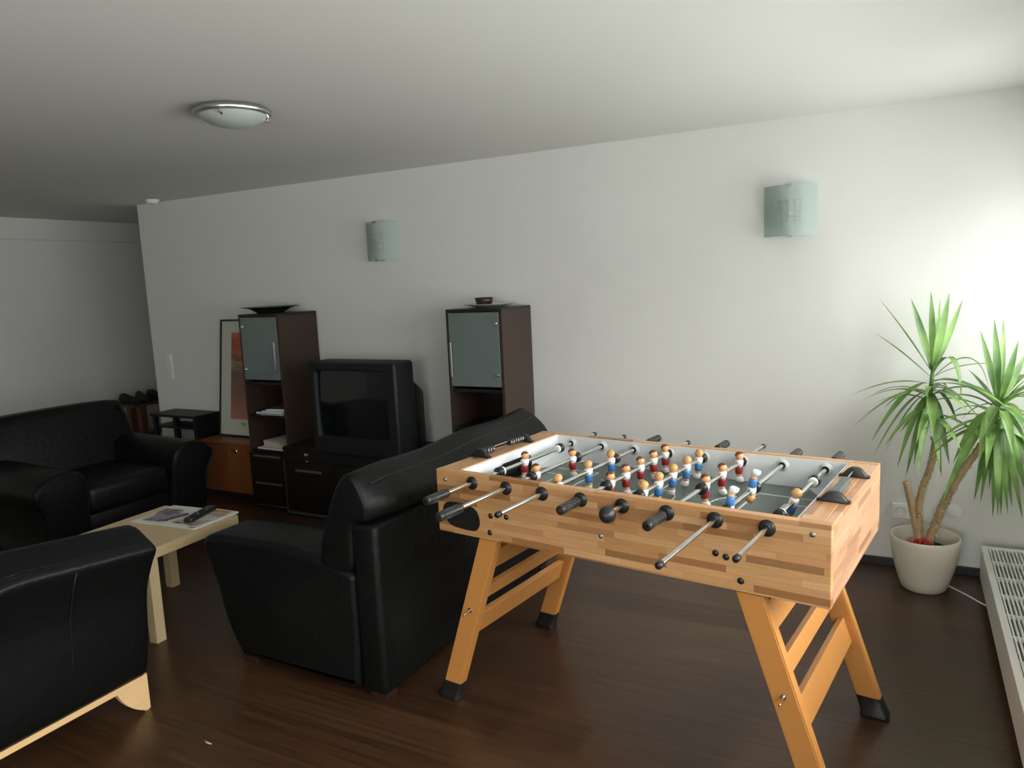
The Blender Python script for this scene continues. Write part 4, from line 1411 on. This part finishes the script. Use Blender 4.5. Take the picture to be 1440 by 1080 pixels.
for k in range(n):
    x = QX0 + .026 + (QX1 - QX0 - .052) * (k + .5) / n
    bx(bm, x - .0032, x + .0032, QY0 + .024, QY1 - .024, QZ1 - .020, QZ1 - .003)
ny = 14
for k in range(1, ny):
    y = QY0 + (QY1 - QY0) * k / ny
    bx(bm, QX0 + .026, QX1 - .026, y - .004, y + .004, QZ1 - .0215, QZ1 - .0045)
obj('grille', bm, M_offw, rd)
bm = B()
bx(bm, QX0 + .06, QX1 - .06, QY0 + .05, QY1 - .05, QZ0 + .02, QZ0 + .085)
obj('heating_element', bm, mat('dull_grey_fins', (0.16, 0.16, 0.16, 1), .5, .5), rd)
for y in (QY0 + .3, (QY0 + QY1) / 2, QY1 - .3):
    bm = B(); bx(bm, QX0 + .12, QX1 - .06, y - .03, y + .03, 0, QZ0 + .001, .002); obj('foot', bm, M_offw, rd)

# ================================================================= YUCCA
PXC, PYC = .108, 4.025
yu = thing('potted_yucca', 'tall yucca with two leafy crowns in a cream pot by the radiator', 'potted plant', (PXC, PYC, 0))
M_pot = mat('cream_glazed_pot', (0.80, 0.75, 0.63, 1), .35, spec=.5, coat=.2)
bm = B()
lathe(bm, [(0, 0), (.092, 0), (.100, .006), (.112, .04), (.132, .11), (.147, .18), (.153, .235), (.1535, .262), (.151, .268), (.146, .267), (.145, .235), (.138, .18), (.0, .178)], (PXC, PYC, 0), 56)
obj('pot', bm, M_pot, yu, angle=60)
bm = B()
prof = [(0, .026), (.05, .022), (.10, .012), (.139, .0)]
lathe(bm, prof, (PXC, PYC, .188), 30)
for v in bm.verts:
    v.co.z += random.uniform(-.006, .006)
obj('soil', bm, mat('dark_soil', (0.012, 0.009, 0.007, 1), .9, bump=(60, .8, .01)), yu)
M_bark = mat('yucca_bark', (0.46, 0.33, 0.18, 1), .75, bump=(26, .6, .01), vary=.3)
M_bark2 = mat('yucca_leaf_scars', (0.66, 0.55, 0.37, 1), .7, vary=.3)
def trunk(pix, r0, r1, yd=(4.02, 4.02), spikes=True):
    P = []
    n = len(pix)
    for k, (x, y) in enumerate(pix):
        P.append(on_y(x, y, yd[0] + (yd[1] - yd[0]) * k / (n - 1)))
    # densify
    Q = []
    for k in range(n - 1):
        p0, p1, p2, p3 = P[max(0, k - 1)], P[k], P[k + 1], P[min(n - 1, k + 2)]
        for j in range(6):
            t = j / 6
            Q.append(.5 * (2 * p1 + (p2 - p0) * t + (2 * p0 - 5 * p1 + 4 * p2 - p3) * t * t + (3 * p1 - p0 - 3 * p2 + p3) * t ** 3))
    Q.append(P[-1])
    bm = B()
    N_ = len(Q)
    tube(bm, Q, [(r0 + (r1 - r0) * k / (N_ - 1)) * (1 + .09 * (k % 2)) for k in range(N_)], 12)
    if spikes:
        L = sum((a - b).length for a, b in zip(Q, Q[1:]))
        cnt = int(L * 330)
        for s in range(cnt):
            f = random.random() * (N_ - 1.01)
            i = int(f)
            c = Q[i].lerp(Q[i + 1], f - i)
            d = (Q[i + 1] - Q[i]).normalized()
            a = random.random() * 2 * PI
            o_ = d.orthogonal().normalized()
            o_ = (Matrix.Rotation(a, 3, d) @ o_)
            w_ = d.cross(o_) * .007
            rr_ = r0 + (r1 - r0) * f / (N_ - 1)
            b0 = c + o_ * rr_ * .96
            vs = [bm.verts.new(b0 - w_), bm.verts.new(b0 + w_), bm.verts.new(b0 + w_ * .6 + o_ * .008 + d * random.uniform(-.002, .010)), bm.verts.new(b0 - w_ * .6 + o_ * .007 + d * random.uniform(-.002, .008))]
            f_ = bm.faces.new(vs); f_.material_index = 1
            f2 = bm.faces.new([bm.verts.new(v.co + d * .0025) for v in vs]); f2.material_index = 1
    return obj('trunk', bm, [M_bark, M_bark2], yu)
trunk([(1293, 772), (1289, 745), (1284, 720), (1279, 698), (1274, 677)], .018, .014, spikes=False)
trunk([(1294, 773), (1292, 745), (1292, 715), (1298, 685), (1309, 655), (1314, 630), (1315, 605), (1310, 582)], .017, .013)
trunk([(1305, 775), (1309, 755), (1322, 720), (1334, 695), (1350, 668), (1370, 640), (1386, 618), (1397, 600)], .019, .014, (4.02, 3.99))
# red wrapping at the root
bm = B()
for k in range(16):
    c = on_y(random.uniform(1279, 1309), random.uniform(758, 771), 3.99)
    r_ = bmesh.ops.create_icosphere(bm, subdivisions=1, radius=random.uniform(.008, .016))
    for v in r_['verts']:
        v.co = c + Vector((v.co.x * random.uniform(.7, 1.3), v.co.y, v.co.z * random.uniform(.5, 1.1)))
obj('red_wrapping', bm, mat('red_foil', lin(190, 60, 58), .4), yu, label='crumpled red wrapping at the root')

def leaf_mat():
    m = bpy.data.materials.new('yucca_leaf'); m.use_nodes = True
    nt = m.node_tree; p = nt.nodes['Principled BSDF']
    p.inputs['Roughness'].default_value = .38
    p.inputs['Subsurface Weight'].default_value = 0.0
    at = nt.nodes.new('ShaderNodeTexCoord'); n = nt.nodes.new('ShaderNodeTexNoise'); n.inputs['Scale'].default_value = 7
    nt.links.new(at.outputs['Object'], n.inputs['Vector'])
    rp = nt.nodes.new('ShaderNodeValToRGB')
    rp.color_ramp.elements[0].position = .3; rp.color_ramp.elements[0].color = lin(74, 114, 58)
    rp.color_ramp.elements[1].position = .7; rp.color_ramp.elements[1].color = lin(148, 184, 104)
    nt.links.new(n.outputs['Fac'], rp.inputs[0]); nt.links.new(rp.outputs[0], p.inputs['Base Color'])
    tl = nt.nodes.new('ShaderNodeBsdfTranslucent'); nt.links.new(rp.outputs[0], tl.inputs['Color'])
    mx = nt.nodes.new('ShaderNodeMixShader'); mx.inputs[0].default_value = .25
    nt.links.new(p.outputs[0], mx.inputs[1]); nt.links.new(tl.outputs[0], mx.inputs[2])
    nt.links.new(mx.outputs[0], nt.nodes['Material Output'].inputs['Surface'])
    return m
M_leaf = leaf_mat()


def leaf(bm, p0, c, p1, w):
    w *= 1.2
    side0 = (p1 - p0).cross(Vector((0, 0, 1)))
    if side0.length < .45 * (p1 - p0).length:
        side0 = Vector((.88, .47, 0))
    side0.normalize()
    n = 14
    prev = None
    for k in range(n + 1):
        t = k / n
        q = (1 - t) ** 2 * p0 + 2 * t * (1 - t) * c + t * t * p1
        d = (2 * (1 - t) * (c - p0) + 2 * t * (p1 - c)).normalized()
        side = (side0 - d * side0.dot(d)).normalized()
        # turn flat blades a little towards the room so they read as blades
        nrm = side.cross(d).normalized()
        ww = w * (.38 + .62 * min(1, t / .35)) * (1 - max(0, (t - .45) / .55) ** 1.6) * .5 + .0006
        e = ww * .30
        row = [bm.verts.new(q - side * ww + nrm * e), bm.verts.new(q), bm.verts.new(q + side * ww + nrm * e)]
        if prev:
            for i in range(2):
                f = bm.faces.new((prev[i], prev[i + 1], row[i + 1], row[i])); f.smooth = True
        prev = row


def crown(base_px, base_y, leaves, stem, extra, top):
    bm = B()
    sp = [on_y(x, y, base_y) for (x, y) in stem]
    tube(bm, sp, [.0125 - .005 * k / (len(sp) - 1) for k in range(len(sp))], 10)
    for k in range(extra):       # further blades all round the stem
        f = random.random() * top
        i = min(len(sp) - 2, int(f * (len(sp) - 1)))
        p0 = sp[i].lerp(sp[i + 1], f * (len(sp) - 1) - i)
        az = random.uniform(0, 2 * PI)
        up = -.55 + 1.15 * f + random.uniform(-.15, .15)
        L = random.uniform(.22, .34)
        d = Vector((math.cos(az) * math.cos(up), math.sin(az) * math.cos(up), math.sin(up)))
        p1 = p0 + d * L
        p1.y = min(p1.y, WALL_Y - .03)
        p1.x = min(p1.x, ROOM_X1 - .06)
        hh = (p1 - p0); hr = Vector((hh.x, hh.y, 0)).length
        leaf(bm, p0, p0 + hh * .45 + Vector((0, 0, .02 + .22 * hr)), p1, random.uniform(.024, .032))
    for (bxp, byp, tx, ty, dy, kind, w) in leaves:
        p0 = on_y(bxp, byp, base_y + max(-.012, min(.012, dy * .1)))
        yt = min(base_y + dy, WALL_Y - .02)
        p1 = on_y(tx, ty, yt)
        h_ = p1 - p0
        hor = Vector((h_.x, h_.y, 0))
        if kind == 's':      # stiff, nearly straight
            c = p0 + h_ * .5 + Vector((0, 0, .015))
        elif kind == 'a':    # arching
            c = p0 + hor * .42 + Vector((0, 0, max(h_.z * .25, h_.z * .9) + .03 + .08 * hor.length))
        elif kind == 'h':    # high arch then hanging
            c = p0 + hor * .75 + Vector((0, 0, .20))
        else:                # drooping, hangs outwards and down
            c = p0 + h_ * .42 + Vector((0, 0, .035 + .30 * hor.length))
        leaf(bm, p0, c, p1, w)
    return obj('foliage', bm, M_leaf, yu)


c1 = [(1309, 522, 1237, 421, -.05, 's', .028), (1308, 530, 1230, 468, .03, 's', .024), (1310, 520, 1281, 420, .05, 's', .030), (1311, 515, 1309, 409, -.03, 's', .027),
      (1313, 515, 1322, 420, .10, 's', .018), (1312, 516, 1335, 412, -.06, 's', .034), (1314, 520, 1354, 421, .06, 's', .026),
      (1304, 540, 1193, 558, -.05, 'a', .026), (1303, 548, 1200, 600, -.12, 'a', .026), (1303, 538, 1226, 620, -.20, 'a', .034), (1304, 550, 1229, 640, -.08, 'd', .028),
      (1305, 552, 1245, 636, .06, 'd', .026), (1305, 556, 1262, 657, -.16, 'd', .030), (1307, 560, 1274, 670, .02, 'd', .028), (1308, 562, 1291, 668, -.15, 'd', .034),
      (1308, 560, 1300, 626, .12, 'd', .026), (1309, 555, 1312, 617, -.18, 'd', .038), (1310, 562, 1322, 663, -.12, 'd', .036), (1311, 560, 1324, 671, .10, 'd', .030),
      (1312, 555, 1335, 653, -.05, 'd', .034), (1313, 550, 1347, 597, .10, 'd', .028), (1312, 525, 1352, 561, -.10, 'h', .034), (1314, 530, 1390, 545, .02, 'h', .026),
      (1313, 535, 1419, 575, -.16, 'a', .036), (1313, 530, 1438, 517, .10, 'a', .018), (1312, 545, 1375, 586, .0, 'a', .030), (1312, 538, 1372, 545, .14, 'a', .022),
      (1312, 550, 1360, 580, -.2, 'a', .026), (1306, 556, 1285, 655, .14, 'd', .026), (1311, 556, 1331, 640, .16, 'd', .028), (1310, 540, 1385, 600, -.08, 'a', .028)]
crown((1312, 530), 4.02, c1, [(1310, 586), (1308, 560), (1310, 535), (1313, 510)], 16, .5)
c2 = [(1402, 565, 1378, 464, .02, 's', .026), (1403, 562, 1398, 449, -.04, 's', .030), (1405, 562, 1411, 449, .08, 's', .026), (1406, 565, 1432, 479, -.05, 's', .030),
      (1407, 566, 1443, 497, .05, 's', .032), (1408, 570, 1453, 526, -.03, 's', .030), (1408, 575, 1470, 560, -.10, 'a', .032), (1408, 578, 1478, 600, .02, 'a', .030),
      (1400, 590, 1370, 704, .05, 'd', .034), (1401, 592, 1379, 706, -.06, 'd', .030), (1403, 590, 1391, 688, .12, 'd', .030), (1404, 592, 1396, 727, -.05, 'd', .030),
      (1405, 592, 1403, 726, -.16, 'd', .034), (1405, 590, 1408, 725, .03, 'd', .032), (1406, 590, 1417, 722, -.10, 'd', .034), (1407, 588, 1423, 712, .08, 'd', .034),
      (1408, 590, 1438, 730, -.06, 'd', .034), (1408, 585, 1447, 705, .06, 'd', .034), (1408, 585, 1458, 690, -.14, 'd', .034), (1398, 580, 1325, 706, -.08, 'd', .040),
      (1398, 578, 1340, 652, -.15, 'd', .040), (1398, 575, 1346, 640, .05, 'd', .034), (1400, 570, 1352, 590, .06, 'a', .028), (1401, 568, 1362, 520, .1, 's', .024),
      (1402, 575, 1376, 650, -.2, 'd', .044), (1406, 575, 1425, 640, -.2, 'd', .036), (1407, 578, 1450, 650, .12, 'd', .034), (1403, 572, 1385, 610, -.22, 'a', .036),
      (1408, 572, 1465, 640, -.18, 'a', .034), (1406, 570, 1440, 590, -.2, 'a', .030)]
crown((1404, 577), 3.99, c2, [(1396, 602), (1402, 585), (1405, 565)], 22, 1.0)

# white cable running from behind the pot to the radiator
bm = B()
pts = [(.20, 4.12, .004), (.222, 4.07, .0035), (.255, 4.03, .0035), (.292, 3.985, .0035), (.33, 3.93, .0035), (.362, 3.89, .0035), (.45, 3.86, .0035)]
tube(bm, pts, .0035, 8)
tag(obj('power_cable', bm, M_white), 'thin white cable on the floor between yucca pot and radiator', 'cable')
# a curled scrap on the floor
bm = B()
pts = [(-2.195 + .0075 * k, 1.640 - .0005 * k - .004 * math.sin(k * .7), .0045 + .002 * math.sin(k * .8)) for k in range(6)]
tube(bm, pts, [.0012, .0025, .0035, .0035, .0028, .001], 8)
tag(obj('floor_scrap', bm, mat('dry_leaf_scrap', lin(170, 150, 110), .6)), 'tiny pale dry scrap lying on the dark floor', 'scrap')
